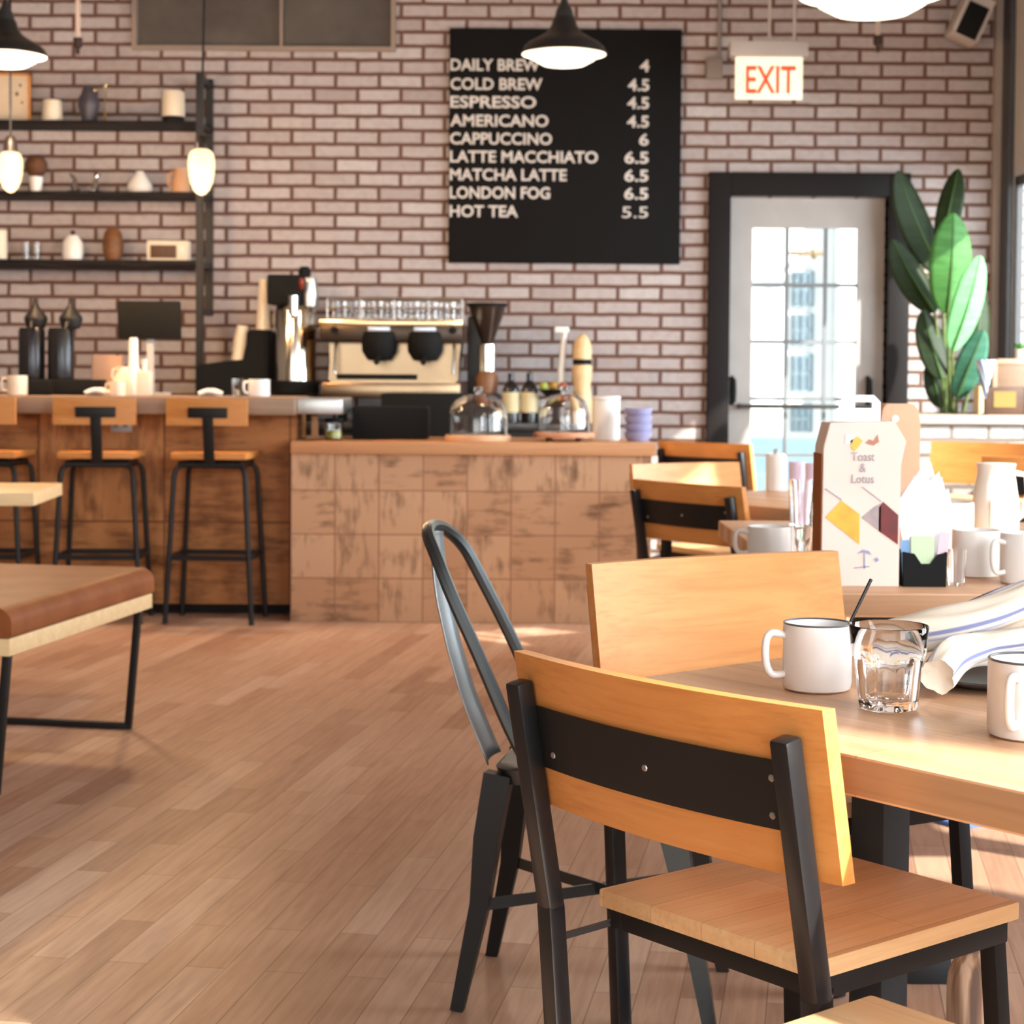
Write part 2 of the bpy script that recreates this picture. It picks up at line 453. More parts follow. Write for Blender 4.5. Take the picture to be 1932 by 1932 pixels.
for i, ((_, a), (b, _)) in enumerate(zip(shading_piers, shading_piers[1:])):
    f = MB(); hd = heads[i]
    for y in (a + .03, (a + b) / 2, b - .03): f.box2((xr + .008, y - .02, .85), (xr + .045, y + .02, hd))
    for z in (.88, hd - .03): f.box2((xr + .008, a, z - .025), (xr + .045, b, z + .025))
    fo = struct(f.build('window_%d' % (i + 2), DKF, smooth=0))
    MB().box2((xr + .022, a, .86), (xr + .03, b, hd - .01)).build('glass_pane', PANE, fo, smooth=0)
# corner pilaster and dark jamb by the right window
struct(MB().box2((xr - .07, WY - .06, 0), (xr, WY, 3.9), .004).build('trim_1', flat('corner_trim_paint', srgb(168, 152, 140), .6), smooth=0))
struct(MB().box2((xr - .03, WY - .235, .85), (xr + .0, WY - .062, 3.9), .004).build('trim_2', DKF, smooth=0))

# transom window high on the left of the brick wall
f = MB(); t_ = .028
f.box2((wx0, WY - .03, wz0), (wx1, WY + .05, wz0 + t_)); f.box2((wx0, WY - .03, wz1 - t_), (wx1, WY + .05, wz1))
f.box2((wx0, WY - .03, wz0 + t_), (wx0 + t_, WY + .05, wz1 - t_)); f.box2((wx1 - t_, WY - .03, wz0 + t_), (wx1, WY + .05, wz1 - t_))
xm = PX(531, WY, 50); f.box2((xm - .008, WY - .02, wz0 + t_), (xm + .008, WY + .05, wz1 - t_))
fo = struct(f.build('window_1', flat('transom_frame', srgb(150, 130, 116), .6), smooth=0))
dg = NT('dusty_dark_pane'); n_ = dg.n('ShaderNodeTexNoise', Scale=3.5, Detail=4.0); dg.l(dg.coord(), n_.inputs['Vector'])
dg.l(dg.ramp(n_.outputs[0], [(.3, srgb(70, 60, 54)), (.7, srgb(92, 82, 74))]), dg.p.inputs['Base Color']); dg.p.inputs['Roughness'].default_value = .55
MB().box2((wx0 + t_, WY + .02, wz0 + t_), (wx1 - t_, WY + .03, wz1 - t_)).build('glass_pane', dg.m, fo, smooth=0)

# glazed door
ox0, ox1, oz1 = PX(1334, WY, 600), PX(1712, WY, 600), PZ(327, WY, 1520)
f = MB()
f.box2((ox0, WY - .05, 0), (dx0, WY + .14, oz1), .006); f.box2((dx1, WY - .05, 0), (ox1, WY + .14, oz1), .006); f.box2((dx0, WY - .05, dz1), (dx1, WY + .14, oz1), .006)
door = struct(f.build('door_1', FRAME))
gx0, gx1, gz1, gz0 = PX(1421, WY, 600), PX(1620, WY, 600), PZ(429, WY, 1520), .42
dy0, dy1 = WY + .06, WY + .105
DPA = flat('door_paint', srgb(176, 170, 166), .5)
f = MB(); e = .004
f.box2((dx0 + e, dy0, .01), (gx0, dy1, dz1 - e)); f.box2((gx1, dy0, .01), (dx1 - e, dy1, dz1 - e)); f.box2((gx0, dy0, gz1), (gx1, dy1, dz1 - e)); f.box2((gx0, dy0, .01), (gx1, dy1, gz0))
leaf = f.build('door_leaf', DPA, door, smooth=0)
f = MB()
for px in (1487, 1560): x = PX(px, WY, 600); f.box2((x - .011, dy0 + .005, gz0), (x + .011, dy1 - .005, gz1))
for py in (537, 645, 753, 860): z = PZ(py, WY, 1520); f.box2((gx0, dy0 + .008, z - .011), (gx1, dy1 - .008, z + .011))
f.build('muntin', flat('muntin_paint', srgb(120, 122, 126), .5), leaf, smooth=0)
MB().box2((gx0, dy0 + .02, gz0), (gx1, dy0 + .024, gz1)).build('glass_pane', PANE, leaf, smooth=0)
b = MB(); z = PZ(767, WY, 1500); b.beam((PX(1394, WY, 767), dy0 - .05, z), (PX(1650, WY, 767), dy0 - .05, z), .018, .026, .004)
for px in (1396, 1648): x = PX(px, WY, 767); b.box((x, dy0 - .025, z), (.02, .05, .03))
b.build('push_bar', flat('dark_bar_metal', (.06, .055, .05, 1), .4, .8), door)
for px in (1383, 1640):
    x = PX(px, WY, 740); b = MB()
    b.tube([(x, dy0 - .0, PZ(712, WY, px)), (x, dy0 - .045, PZ(718, WY, px)), (x, dy0 - .05, PZ(738, WY, px)), (x, dy0 - .045, PZ(756, WY, px)), (x, dy0, PZ(762, WY, px))], [.012, .02, .022, .02, .012], 8)
    b.build('door_handle', MATTE, door)

# what stands outside the door
EXT = flat('white_siding', (.55, .57, .57, 1), .8, 0, .2, .02)
YE = 19.0
fac = thing('neighboring_building', 'white building with stacked windows seen through the glazed door', 'building', (0, 0, 0))
b = MB().box2((-2, YE, 0), (9, YE + .3, 7)); b.build('facade', EXT, fac, smooth=0)
WINB = flat('blue_grey_glass', srgb(58, 74, 84), .3)
WINF = flat('window_shade_grey', srgb(92, 108, 116), .6)
for (y0, y1) in ((512, 578), (592, 652), (668, 738), (762, 815)):
    x0, x1, za, zb = PX(1494, YE, 600), PX(1534, YE, 600), PZ(y1, YE, 1515), PZ(y0, YE, 1515)
    wf = MB(); wf.box2((x0, YE - .05, za), (x1, YE + .02, zb)); fo = wf.build('facade_window', WINF, fac, smooth=0)
    pn = MB()
    for k in range(3):
        for j in range(2):
            xa = x0 + (x1 - x0) * (.08 + .31 * k); zc = za + (zb - za) * (.06 + .47 * j)
            pn.box2((xa, YE - .06, zc), (xa + (x1 - x0) * .24, YE - .045, zc + (zb - za) * .40))
    pn.build('window_pane', WINB, fo, smooth=0)
pil = MB(); x0, x1 = PX(1574, YE, 600), PX(1600, YE, 600); pil.box2((x0, YE - .25, 0), (x1, YE, 6), .02); pil.build('pilaster', flat('pilaster_paint', (.78, .8, .8, 1), .8), fac, smooth=0)
pl = thing('porch_light', 'brass wall lantern bar outside, seen through the top of the door', 'lamp', P(1525, 478, 18.7))
b = MB().box((0, 0, 0), (.38, .06, .04), .008); b.build('arm', flat('dull_brass', srgb(120, 100, 76), .4, .6), pl)
b = MB().lathe([(0, .05), (.03, .045), (.04, .0), (.02, -.05), (0, -.05)], 12, (.06, 0, -.01)); b.build('lantern', flat('dull_brass', srgb(120, 100, 76)), pl)
b = MB().box2((-.02, 0, -.02), (.02, .299, .02)); b.build('wall_arm', WPAINT, pl, smooth=0)
st_ = thing('entry_steps', 'pale blue grey steps outside the glazed door', 'steps', (0, 0, 0))
x0, x1 = PX(1425, 13.5, 820), PX(1552, 13.5, 820)
for k in range(3):
    MB().box2((x0 - .2, 13.2 + .35 * k, 0), (x1 + .2, 13.55 + .35 * k, .46 + .12 * k), .01).build('step', flat('step_stone', srgb(96, 122, 138), .7), st_, smooth=0)
struct(MB().box2((-3, WY + .2, -.1), (9, YE + .4, -.001)).build('ground', flat('outdoor_paving', (.45, .45, .45, 1), .9), smooth=0))

# half wall near the door
hy0, hy1 = 9.85, 10.2
hz = PZ(783, hy0, 1830); hx0 = PX(1690, hy0, 790)
hb = MB().box2((hx0, hy0, 0), (xr, hy1, hz - .05))
for v in hb.bm.verts: v.co -= Vector((hx0, hy0, hz - .05))
struct(hb.build('wall_partition', brick_mat('pale_brick', (0, 0, 0), .20, .085, True), smooth=0, loc=(hx0, hy0, hz - .05)))
struct(MB().box2((hx0 - .02, hy0 - .03, hz - .05), (xr, hy1 + .03, hz), .006).build('trim_3', flat('partition_cap', srgb(160, 143, 131), .7), smooth=0))

# ------------------------------------------------------------------ bar and counters
BT0, BT1 = .978, 1.06
bar_x1 = -1.045
bar = thing('bar_counter', 'long bar clad in dark worn wood squares with grey wooden top', 'bar counter')
DT = tile_mat('dark_wood_squares', .61, .53, (0, 0, 0), srgb(172, 112, 64), srgb(196, 136, 84), srgb(98, 56, 28), srgb(110, 66, 36), .005, (.47, .60))
b = MB().box2((-5.5, 8.86, .05), (bar_x1, 9.25, BT0))
o_ = Vector((PX(310, 8.86, 900), 8.86, .45))
for v in b.bm.verts: v.co -= o_
b.build('front_panel', DT, bar, smooth=0, loc=o_)
MB().box2((-5.5, 8.90, 0), (bar_x1, 9.2, .05)).build('kick_board', FRAME, bar, smooth=0)
MB().box2((-5.5, 8.60, BT0), (PX(556, 8.6, 765), 9.2, BT1), .006).build('bar_top', BARTOP, bar)
MB().box2((PX(556, 8.6, 765) + .001, 8.66, BT0 + .004), (PX(648, 8.7, 765), 9.15, BT1 - .004), .006).build('steel_end', STEEL, bar)
ot = thing('wall_outlet', 'grey outlet plate on the bar front under the bar top', 'outlet', P(229, 800, 8.858))
MB().box((0, -.006, 0), (.10, .012, .075), .003).build('plate', GREYP, ot)
for k in (-.022, .022): MB().box((k, -.0135, 0), (.02, .004, .03), .001).build('socket', flat('outlet_dark', (.12, .11, .1, 1)), ot)

CT1 = PZ(835, 8.6, 890); CT0 = CT1 - .058
lc = thing('low_counter', 'low counter faced with square worn wooden tiles and a plain wood top', 'counter')
cx0, cx1 = bar_x1 + .003, PX(1228, 8.62, 1000)
LT = tile_mat('worn_wood_tiles', .208, .208, (0, 0, 0), srgb(184, 138, 104), srgb(202, 160, 126), srgb(104, 72, 50), srgb(146, 102, 76), .0034, (.50, .61))
b = MB().box2((cx0, 8.62, 0), (cx1, 9.3, CT0))
o_ = Vector((cx0, 8.62, 0))
for v in b.bm.verts: v.co -= o_
b.build('tile_front', LT, lc, smooth=0, loc=o_)
MB().box2((cx0 - .0, 8.595, CT0), (cx1 + .02, 9.32, CT1), .006).build('counter_top', CTOP, lc)

bk = thing('back_counter', 'dark back counter along the brick wall behind the bar', 'counter')
MB().box2((-5.5, 10.3, 0), (.55, WY - .005, .86)).build('cabinet', flat('dark_cabinet', (.022, .017, .014, 1), .5), bk, smooth=0)
MB().box2((-5.5, 10.25, .86), (.58, WY - .005, .90), .004).build('counter_top', flat('dark_stone', (.03, .026, .024, 1), .3), bk)

# ------------------------------------------------------------------ bar stools
def make_stool(label, loc, rz):
    t = thing('bar_stool', label, 'bar stool', loc, rz, 'bar stools along the bar')
    MB().box((0, 0, .787), (.355, .34, .032), .006).build('seat', OAK, t)
    MB().tube([(-.14, -.13, .745), (.14, -.13, .745), (.14, .13, .745), (-.14, .13, .745)], .017, 8, True).build('seat_ring', BLACK, t)
    for sx in (-1, 1):
        for sy in (-1, 1):
            p = [(sx * .10, sy * .11, .745), (sx * .140, sy * .125, .742), (sx * .160, sy * .132, .722), (sx * .168, sy * .137, .69), (sx * .205, sy * .160, .0)]
            MB().tube(p, .0125, 8).build('leg', BLACK, t)
    k = .205 - .037 * .32 / .69 * 1.0
    b = MB()
    zz = .31; fx, fy = .189, .150
    for q, r_ in ((((-fx, -fy), (fx, -fy))), (((fx, -fy), (fx, fy))), (((fx, fy), (-fx, fy))), (((-fx, fy), (-fx, -fy)))):
        b.beam((*q, zz), (*r_, zz), .012, .024)
    b.build('footrest', BLACK, t)
    MB().beam((.01, -.18, .755), (.01, -.2185, .985), .05, .010, .002).build('back_stem', BLACK, t)
    MB().box((.01, -.2185, .990), (.185, .010, .048), .003).build('back_bracket', BLACK, t)
    def fn(u, v):
        x = -.19 + .38 * u
        return Vector((x, -.188 - .012 * (1 - (2 * u - 1) ** 2) + .0, .93 + .125 * v))
    MB().slab(fn, 10, 1, .02).build('backrest', OAK, t)
    return t
ys = 8.65
s0 = make_stool('black legged wooden bar stool nearest the low tiled counter', (PX(408, ys, 900), ys, 0), R(-4))
s0['label'] = 'black legged wooden bar stool nearest the low tiled counter'
dup(s0, 'black legged wooden bar stool standing behind the leather bench end', (PX(193, ys, 900), ys, 0), R(2))
dup(s0, 'black legged bar stool cut off by the left edge of the photo', (PX(-22, ys, 900), ys, 0), R(-2))

# ------------------------------------------------------------------ chairs
SW, SD, SZ = .40, .412, .473
def slat_y(x, z):
    lean = .05 + (z - .592) * (.04 / .211)
    return -SD / 2 - lean - .03 * (1 - (x / .28) ** 2)
def make_chair(label, loc, rz, group=None, seat=None, back=None):
    t = thing('dining_chair', label, 'chair', loc, rz, group)
    MB().box((0, 0, SZ - .0125), (SW, SD, .025), .004).build('seat', seat or OAKS, t)
    b = MB(); z = SZ - .025 - .015
    for s in (-1, 1):
        b.box((s * (SW / 2 - .02), 0, z), (.024, SD - .03, .03), .002)
    b.box((0, SD / 2 - .027, z), (SW - .064, .024, .03), .002)
    b.box((0, -SD / 2 + .027, z), (SW - .064, .024, .03), .002)
    b.build('seat_frame', BLACK, t)
    for s in (-1, 1):
        MB().beam((s * (SW / 2 - .022), SD / 2 - .03, .419), (s * (SW / 2 - .012), SD / 2 + .005, 0), .026, .026, .003).build('leg', BLACK, t)
    for s in (-1, 1):
        x = s * .243
        def py(z): return slat_y(x, z) - .020
        pts = [(x, py(.77), .768), (x, py(.44), .44)]
        b = MB(); b.beam(pts[0], pts[1], .029, .029, .006, up=(0, 1, 0)); b.beam((x, py(.452), .452), (x, py(.25), 0), .029, .029, .004, up=(0, 1, 0))
        b.beam((x, py(.40), .40), (s * (SW / 2 - .02), -SD / 2 + .05, .43), .008, .008)
        b.build('back_post', POST, t)
    def bk_(u, v):
        x = -.28 + .56 * u; z = .592 + .211 * v
        return Vector((x, slat_y(x, z) + .011, z))
    MB().slab(bk_, 16, 1, .022).build('backrest', back or OAK, t, smooth=40)
    def pl(u, v):
        x = -.232 + .464 * u; z = .648 + .086 * v
        return Vector((x, slat_y(x, z) - .003, z))
    pt = MB().slab(pl, 12, 1, .005).build('back_plate', BLACK, t, smooth=40)
    for x, z in ((-.20, .67), (0, .69), (.205, .712), (.20, .665)):
        MB().lathe([(0, .002), (.004, .0015), (.005, 0)], 8, M=Matrix.Translation((x, slat_y(x, z) - .0055, z)) @ Matrix.Rotation(R(90), 4, 'X')).build('bolt', STEEL, pt)
    return t
CG = 'oak and black steel dining chairs'
ch = make_chair('oak chair in the foreground seen from behind with black steel back plate', (.411, 2.494, 0), -.886, CG)
dup(ch, 'oak chair facing the near table, its plain backrest front beside the mug', (.522, 3.149, 0), -2.63, scale=(1, 1, 1.055))
dup(ch, 'oak chair seen from behind just past the plain backrest, by the counter end', (.8446, 6.597, 0), -.917)
dup(ch, 'oak chair with sunlit pale backrest behind the far black plated chair', (.885, 7.58, 0), -2.62)
dup(ch, 'farthest oak chair, only a brown backrest strip showing below the door', (1.13, 9.12, 0), -.75, scale=(1, 1, 1.06))
dup(ch, 'orange oak chair in front of the brick partition near the plant', (2.33, 9.35, 0), 2.6, scale=(1, 1, 1.04))
dup(ch, 'pale oak chair at the right edge, behind the white jug', (2.36, 8.0, 0), -.3, scale=(1, 1, 1.05))

# metal cafe chair
def make_metal_chair():
    t = thing('metal_chair', 'gunmetal cafe chair with hoop back beside the near table', 'chair', (.167, 3.487, 0), R(-100.7))
    def rr(hx, hy, z, r=.05, n=5):
        p = []
        for cx, cy, a0 in ((hx - r, hy - r, 0), (-hx + r, hy - r, 90), (-hx + r, -hy + r, 180), (hx - r, -hy + r, 270)):
            for k in range(n + 1):
                a = R(a0 + 90 * k / n); p.append((cx + r * math.cos(a), cy + r * math.sin(a), z))
        return p
    b = MB(); loops = [rr(.155, .165, .425), rr(.158, .175, .452), rr(.150, .168, .456), rr(.12, .135, .449)]
    V = [[b.bm.verts.new(p) for p in L] for L in loops]
    for A, B_ in zip(V, V[1:]):
        n = len(A)
        for k in range(n): b.bm.faces.new((A[k], A[(k + 1) % n], B_[(k + 1) % n], B_[k]))
    b.bm.faces.new(V[-1]); b.build('seat', GUN, t)
    for sx in (-1, 1):
        for sy in (-1, 1):
            top = Vector((sx * .130, sy * .135 - .03 * (sy < 0), .44)); mid = Vector((sx * .150, sy * .195, .20)); bot = Vector((sx * .165, sy * .235, .0))
            MB().tube([top, top.lerp(mid, .5) + Vector((0, sy * .004, 0)), mid, bot], [.036, .033, .025, .017], 4).build('leg', BLACK if sy < 0 else GUN, t)
    b = MB()
    b.beam((-.148, -.19, .20), (.148, .19, .20), .004, .022); b.beam((-.148, .19, .196), (.148, -.19, .196), .004, .022)
    b.build('cross_brace', GUN, t)
    arm = lambda s: [(s * .158, -.09, .44), (s * .158, -.14, .53), (s * .152, -.20, .66), (s * .140, -.255, .77), (s * .118, -.29, .84), (s * .07, -.318, .878)]
    pts = crom(arm(1) + [(0, -.328, .889)] + arm(-1)[::-1], 4)
    MB().tube(pts, .0125, 8).build('back_hoop', GUN, t)
    prof = [(-.21, .44), (-.232, .49), (-.262, .56), (-.292, .66), (-.316, .76), (-.327, .86), (-.326, .884)]
    def sp(u, v):
        f = v * (len(prof) - 1); i = min(int(f), len(prof) - 2); q = f - i
        y = prof[i][0] * (1 - q) + prof[i + 1][0] * q; z = prof[i][1] * (1 - q) + prof[i + 1][1] * q
        wd = .062 - .012 * v
        x = (2 * u - 1) * wd
        return Vector((x, y + .010 * (2 * u - 1) ** 2, z))
    MB().grid(sp, 6, 14).build('back_splat', flat('gunmetal_light', (.30, .32, .33, 1), .38, .85), t, solid=.003)
make_metal_chair()

# pale stool at the bottom edge
ps = thing('low_stool', 'pale wooden stool seat cut off at the bottom edge behind the chair post', 'stool', (.431, 2.146, 0), -.8826)
MB().box2((.0, -.36, .425), (.36, 0, .455), .005).build('seat', PALEW, ps)
for x, y in ((.04, -.04), (.32, -.04), (.04, -.32), (.32, -.32)):
    MB().beam((x, y, .425), (x, y, 0), .025, .025, .003).build('leg', BLACK, ps)

# ------------------------------------------------------------------ tables
TZ, TT = .735, .052
TA = -.8826
t1 = thing('dining_table', 'near oak table with mugs, tumbler and striped napkin on charcoal pedestals', 'table', (.0527, 2.607, 0), TA)
MB().box2((0, 0, TZ - TT), (1.25, 1.2, TZ), .006).build('table_top', TOPW, t1)
DGY = flat('charcoal_steel', srgb(48, 52, 56), .5, .3)
for x in (.12, 1.12):
    MB().box2((x - .033, .567, .045), (x + .033, .633, TZ - TT), .003).build('pedestal', DGY, t1)
    MB().box2((x - .34, .555, 0), (x + .34, .645, .045), .004).build('foot_bar', DGY, t1)

t2 = thing('dining_table', 'long oak table behind, holding the carton carriers and white mugs', 'table', (.64, 3.79, 0))
MB().box2((0, 0, TZ - TT), (1.4, 1.85, TZ), .006).build('table_top', TOPW, t2)
for x in (.18, 1.2):
    MB().box2((x - .045, .28, .05), (x + .045, .37, TZ - TT), .003).build('pedestal', DGY, t2)
    MB().box2((x - .045, -.26, 0), (x + .045, 1.0, .05), .004).build('foot_bar', DGY, t2)
    MB().box2((x - .045, 1.48, 0.0), (x + .045, 1.57, TZ - TT), .003).build('pedestal', DGY, t2)

t3 = thing('dining_table', 'far oak table between the black plated chair and the sunlit pale chair', 'table', (.486, 6.71, 0), TA)
MB().box2((0, 0, TZ - TT), (1.05, 1.1, TZ), .006).build('table_top', TOPW, t3)
for x, y in ((.06, .06), (.06, 1.04), (.99, .06), (.99, 1.04)):
    MB().beam((x, y, TZ - TT), (x, y, 0), .03, .03, .003).build('leg', BLACK, t3)
t4 = thing('dining_table', 'pale table corner at the left edge between bench and stools', 'table', P(64, 694, 6.75) * Vector((1, 1, 0)) if False else (PX(64, 6.75, 930), 6.75, 0), R(184))
MB().box2((0, -.6, TZ - .055), (1.3, 0, TZ - .005), .005).build('table_top', PALEW, t4)
for x, y in ((.45, -.06), (.45, -.54), (1.2, -.06), (1.2, -.54)):
    MB().beam((x, y, TZ - .055), (x, y, 0), .035, .035, .003).build('leg', BLACK, t4)

# leather bench
b0 = G(18, 1238, .40)
bench = thing('leather_bench', 'brown leather topped bench with pale wood edge on black sled legs', 'bench', (b0.x, b0.y, 0), math.atan2(.173, -.985) )
# local +x runs left (away from the visible side), local -y runs away from camera
BL, BWD = 1.07, 1.25
MB().box2((0, -BL, .398), (BWD, 0, .447), .004).build('base_board', PALEW, bench)
LEA = NT('brown_leather'); n_ = LEA.n('ShaderNodeTexNoise', Scale=7.0, Detail=5.0); LEA.l(LEA.coord(), n_.inputs['Vector'])
LEA.l(LEA.ramp(n_.outputs[0], [(.3, srgb(122, 66, 34)), (.7, srgb(146, 86, 50))]), LEA.p.inputs['Base Color']); LEA.p.inputs['Roughness'].default_value = .5; LEA.p.inputs['Specular IOR Level'].default_value = .18
n2_ = LEA.n('ShaderNodeTexNoise', Scale=260.0); LEA.l(LEA.coord(), n2_.inputs['Vector']); LEA.bump(n2_.outputs[0], .08, .002)
def rrect(x0, x1, z0, z1, r0, r1, n=6):
    p = []
    for cx, cz, r, a0 in ((x1 - r0, z0 + r0, r0, -90), (x1 - r1, z1 - r1, r1, 0), (x0 + r1, z1 - r1, r1, 90), (x0 + r0, z0 + r0, r0, 180)):
        for k in range(n + 1): a = R(a0 + 90 * k / n); p.append((cx + r * math.cos(a), cz + r * math.sin(a)))
    return p
b = MB().prism(rrect(-.006, BWD + .006, .4475, .532, .012, .045), BL, Matrix.Translation((0, -BL, 0)))
b.build('cushion', LEA.m, bench)
for y in (-.05, -BL + .05):
    b = MB(); r_ = .011
    for x, dx in ((.03, .035), (.95, -.03)):
        b.beam((x, y, .398), (x + dx, y, .011), .022, .022, .002, up=(0, 1, 0))
    b.beam((.055, y, .011), (.93, y, .011), .022, .022, .002)
    b.build('sled_leg', BLACK, bench)

# thin blue sheet under the tables
mt = MB().box((0, 0, .006), (.9, .55, .012), .003).build('floor_cover', flat('blue_sheet', srgb(84, 112, 164), .9, 0, .1), None)
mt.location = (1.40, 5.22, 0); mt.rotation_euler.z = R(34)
tag(mt, 'thin blue sheet on the floor under the long table', 'mat')

# ------------------------------------------------------------------ menu board, exit sign, wall fittings
def rect(px0, py0, px1, py1, Y):
    a, b_ = P(px0, (py0 + py1) / 2, Y), P(px1, (py0 + py1) / 2, Y)
    c, d = P((px0 + px1) / 2, py0, Y), P((px0 + px1) / 2, py1, Y)
    return a.x, b_.x, d.z, c.z          # x0, x1, z0, z1
mx0, mx1, mz0, mz1 = rect(847, 54, 1285, 497, WY - .03)
mb = thing('menu_board', 'black menu board listing coffee drinks and prices on the brick wall', 'menu board', (mx0, WY - .03, mz0))
MB().box2((0, 0, 0), (mx1 - mx0, .028, mz1 - mz0), .003).build('panel', flat('blackboard', (.006, .005, .005, 1), .7, 0, .15), mb)
CHK = flat('menu_letter_white', srgb(214, 206, 200), .8)
rows = [('DAILY BREW', 1016, '4', 1203), ('COLD BREW', 1021, '4.5', 1181), ('ESPRESSO', 1010, '4.5', 1180), ('AMERICANO', 1033, '4.5', 1180), ('CAPPUCCINO', 1040, '6', 1203),
        ('LATTE MACCHIATO', 1126, '6.5', 1176), ('MATCHA LATTE', 1068, '6.5', 1176), ('LONDON FOG', 1037, '6.5', 1176), ('HOT TEA', 977, '5.5', 1172)]
cy_ = [122, 158, 192, 227, 261, 295, 329, 363, 398]
sc_ = WY / FPX
for (nm, xe, pr, xs), y in zip(rows, cy_):
    zb = P(1000, y + 11.5, WY - .03).z - mz0
    last = nm == 'HOT TEA'
    t_ = text_mb(nm, .096, (xe - 849) * sc_, .001, .0022)
    move(t_, (2 * sc_, -.002, zb)).build('menu_line', CHK, mb, smooth=0)
    t_ = text_mb(pr, .096, (1221 - xs) * sc_, .001, 0.0022 if not last else .0004)
    move(t_, ((xs - 847) * sc_, -.002, zb)).build('menu_price', CHK, mb, smooth=0)

ey = 10.4
ex0, ex1, ez0, ez1 = rect(1387, 108, 1514, 188, ey)
ex = thing('exit_sign', 'lit EXIT sign with red letters hanging above the door', 'exit sign', ((ex0 + ex1) / 2, ey, ez0))
wd, ht = ex1 - ex0, ez1 - ez0
sg = NT('lit_sign_panel'); n_ = sg.n('ShaderNodeTexNoise', Scale=4.0); sg.l(sg.coord(), n_.inputs['Vector'])
c_ = sg.ramp(n_.outputs[0], [(.3, (.95, .84, .56, 1)), (.7, (.95, .92, .72, 1))]); sg.l(c_, sg.p.inputs['Base Color']); sg.l(c_, sg.p.inputs['Emission Color']); sg.p.inputs['Emission Strength'].default_value = .30
MB().box2((-wd / 2, -.01, 0), (wd / 2, .01, ht), .004).build('lit_panel', sg.m, ex)
t_ = text_mb('EXIT', .24, wd * .74, .002, .003, 'CENTER')
k_ = (ht * .66) / (.24 * .72)
for v in t_.bm.verts: v.co.z *= k_
move(t_, (.01, -.013, ht * .15)).build('letters', flat('exit_red', srgb(226, 78, 44), .6, emit=srgb(226, 70, 36), es=.25), ex, smooth=0)
h0_, h1_, hz0, hz1 = rect(1376, 82, 1523, 110, ey)
MB().box2((h0_ - (ex0 + ex1) / 2, -.05, ht), (h1_ - (ex0 + ex1) / 2, .05, ht + (hz1 - hz0)), .008).build('housing', flat('sign_housing', srgb(186, 176, 170), .5), ex)
for px in (1452, 1499):
    x = PX(px, ey, 40) - (ex0 + ex1) / 2
    MB().tube([(x, 0, ht + .08), (x, 0, 3.9 - ez0)], .009, 8).build('hanging_rod', flat('sign_housing', srgb(186, 176, 170)), ex)

x0, x1, z0, z1 = rect(1331, 111, 1362, 150, WY)
jb = thing('junction_box', 'grey electrical box on the brick left of the EXIT sign', 'electrical box', ((x0 + x1) / 2, WY, z0))
MB().box2((-(x1 - x0) / 2, -.05, 0), ((x1 - x0) / 2, 0, z1 - z0), .005).build('box', flat('box_grey', srgb(140, 126, 120), .6), jb)
xc = PX(1357, WY, 60) - (x0 + x1) / 2
MB().tube([(xc, -.02, z1 - z0), (xc, -.02, 3.9 - z0)], .012, 8).build('conduit', flat('box_grey', srgb(140, 126, 120)), jb)
def sprinkler(px, py, Y, label):
    p = P(px, py, Y)
    t = thing('sprinkler', label, 'sprinkler', p, 0, 'ceiling sprinklers')
    MB().tube([(0, 0, .035), (0, 0, 3.9 - p.z)], .013, 10).build('drop_pipe', flat('pipe_paint', srgb(190, 170, 158), .5), t)
    MB().lathe([(.0, .045), (.024, .045), (.024, .0), (.012, -.01), (.010, -.04), (0, -.04)], 12).build('head', flat('sprinkler_dark', (.05, .03, .025, 1), .4, .6), t)
sprinkler(147, 88, 9.6, 'thin pale sprinkler pipe hanging left of the dark transom window')
sprinkler(1656, 84, 9.6, 'thin pale sprinkler pipe hanging right of the EXIT sign')
sp_ = thing('wall_speaker', 'white box speaker with black face tilted high on the wall near the corner', 'speaker', P(1824, 40, WY - .22))
Mt = Matrix.Rotation(R(24), 4, 'Y')
b = MB(); b.box((.02, .05, .03), (.17, .22, .26), .012, M=Mt); b.build('cabinet', flat('speaker_white', srgb(196, 186, 180), .5), sp_)
b = MB(); b.box((.02, -.064, .0), (.125, .012, .20), .004, M=Mt); b.build('grille', MATTE, sp_)
b = MB(); b.box2((-.03, .13, .0), (.03, .22, .06), .004); b.box2((-.05, .21, -.05), (.05, .22, .1)); b.build('bracket', flat('speaker_white', srgb(196, 186, 180)), sp_)

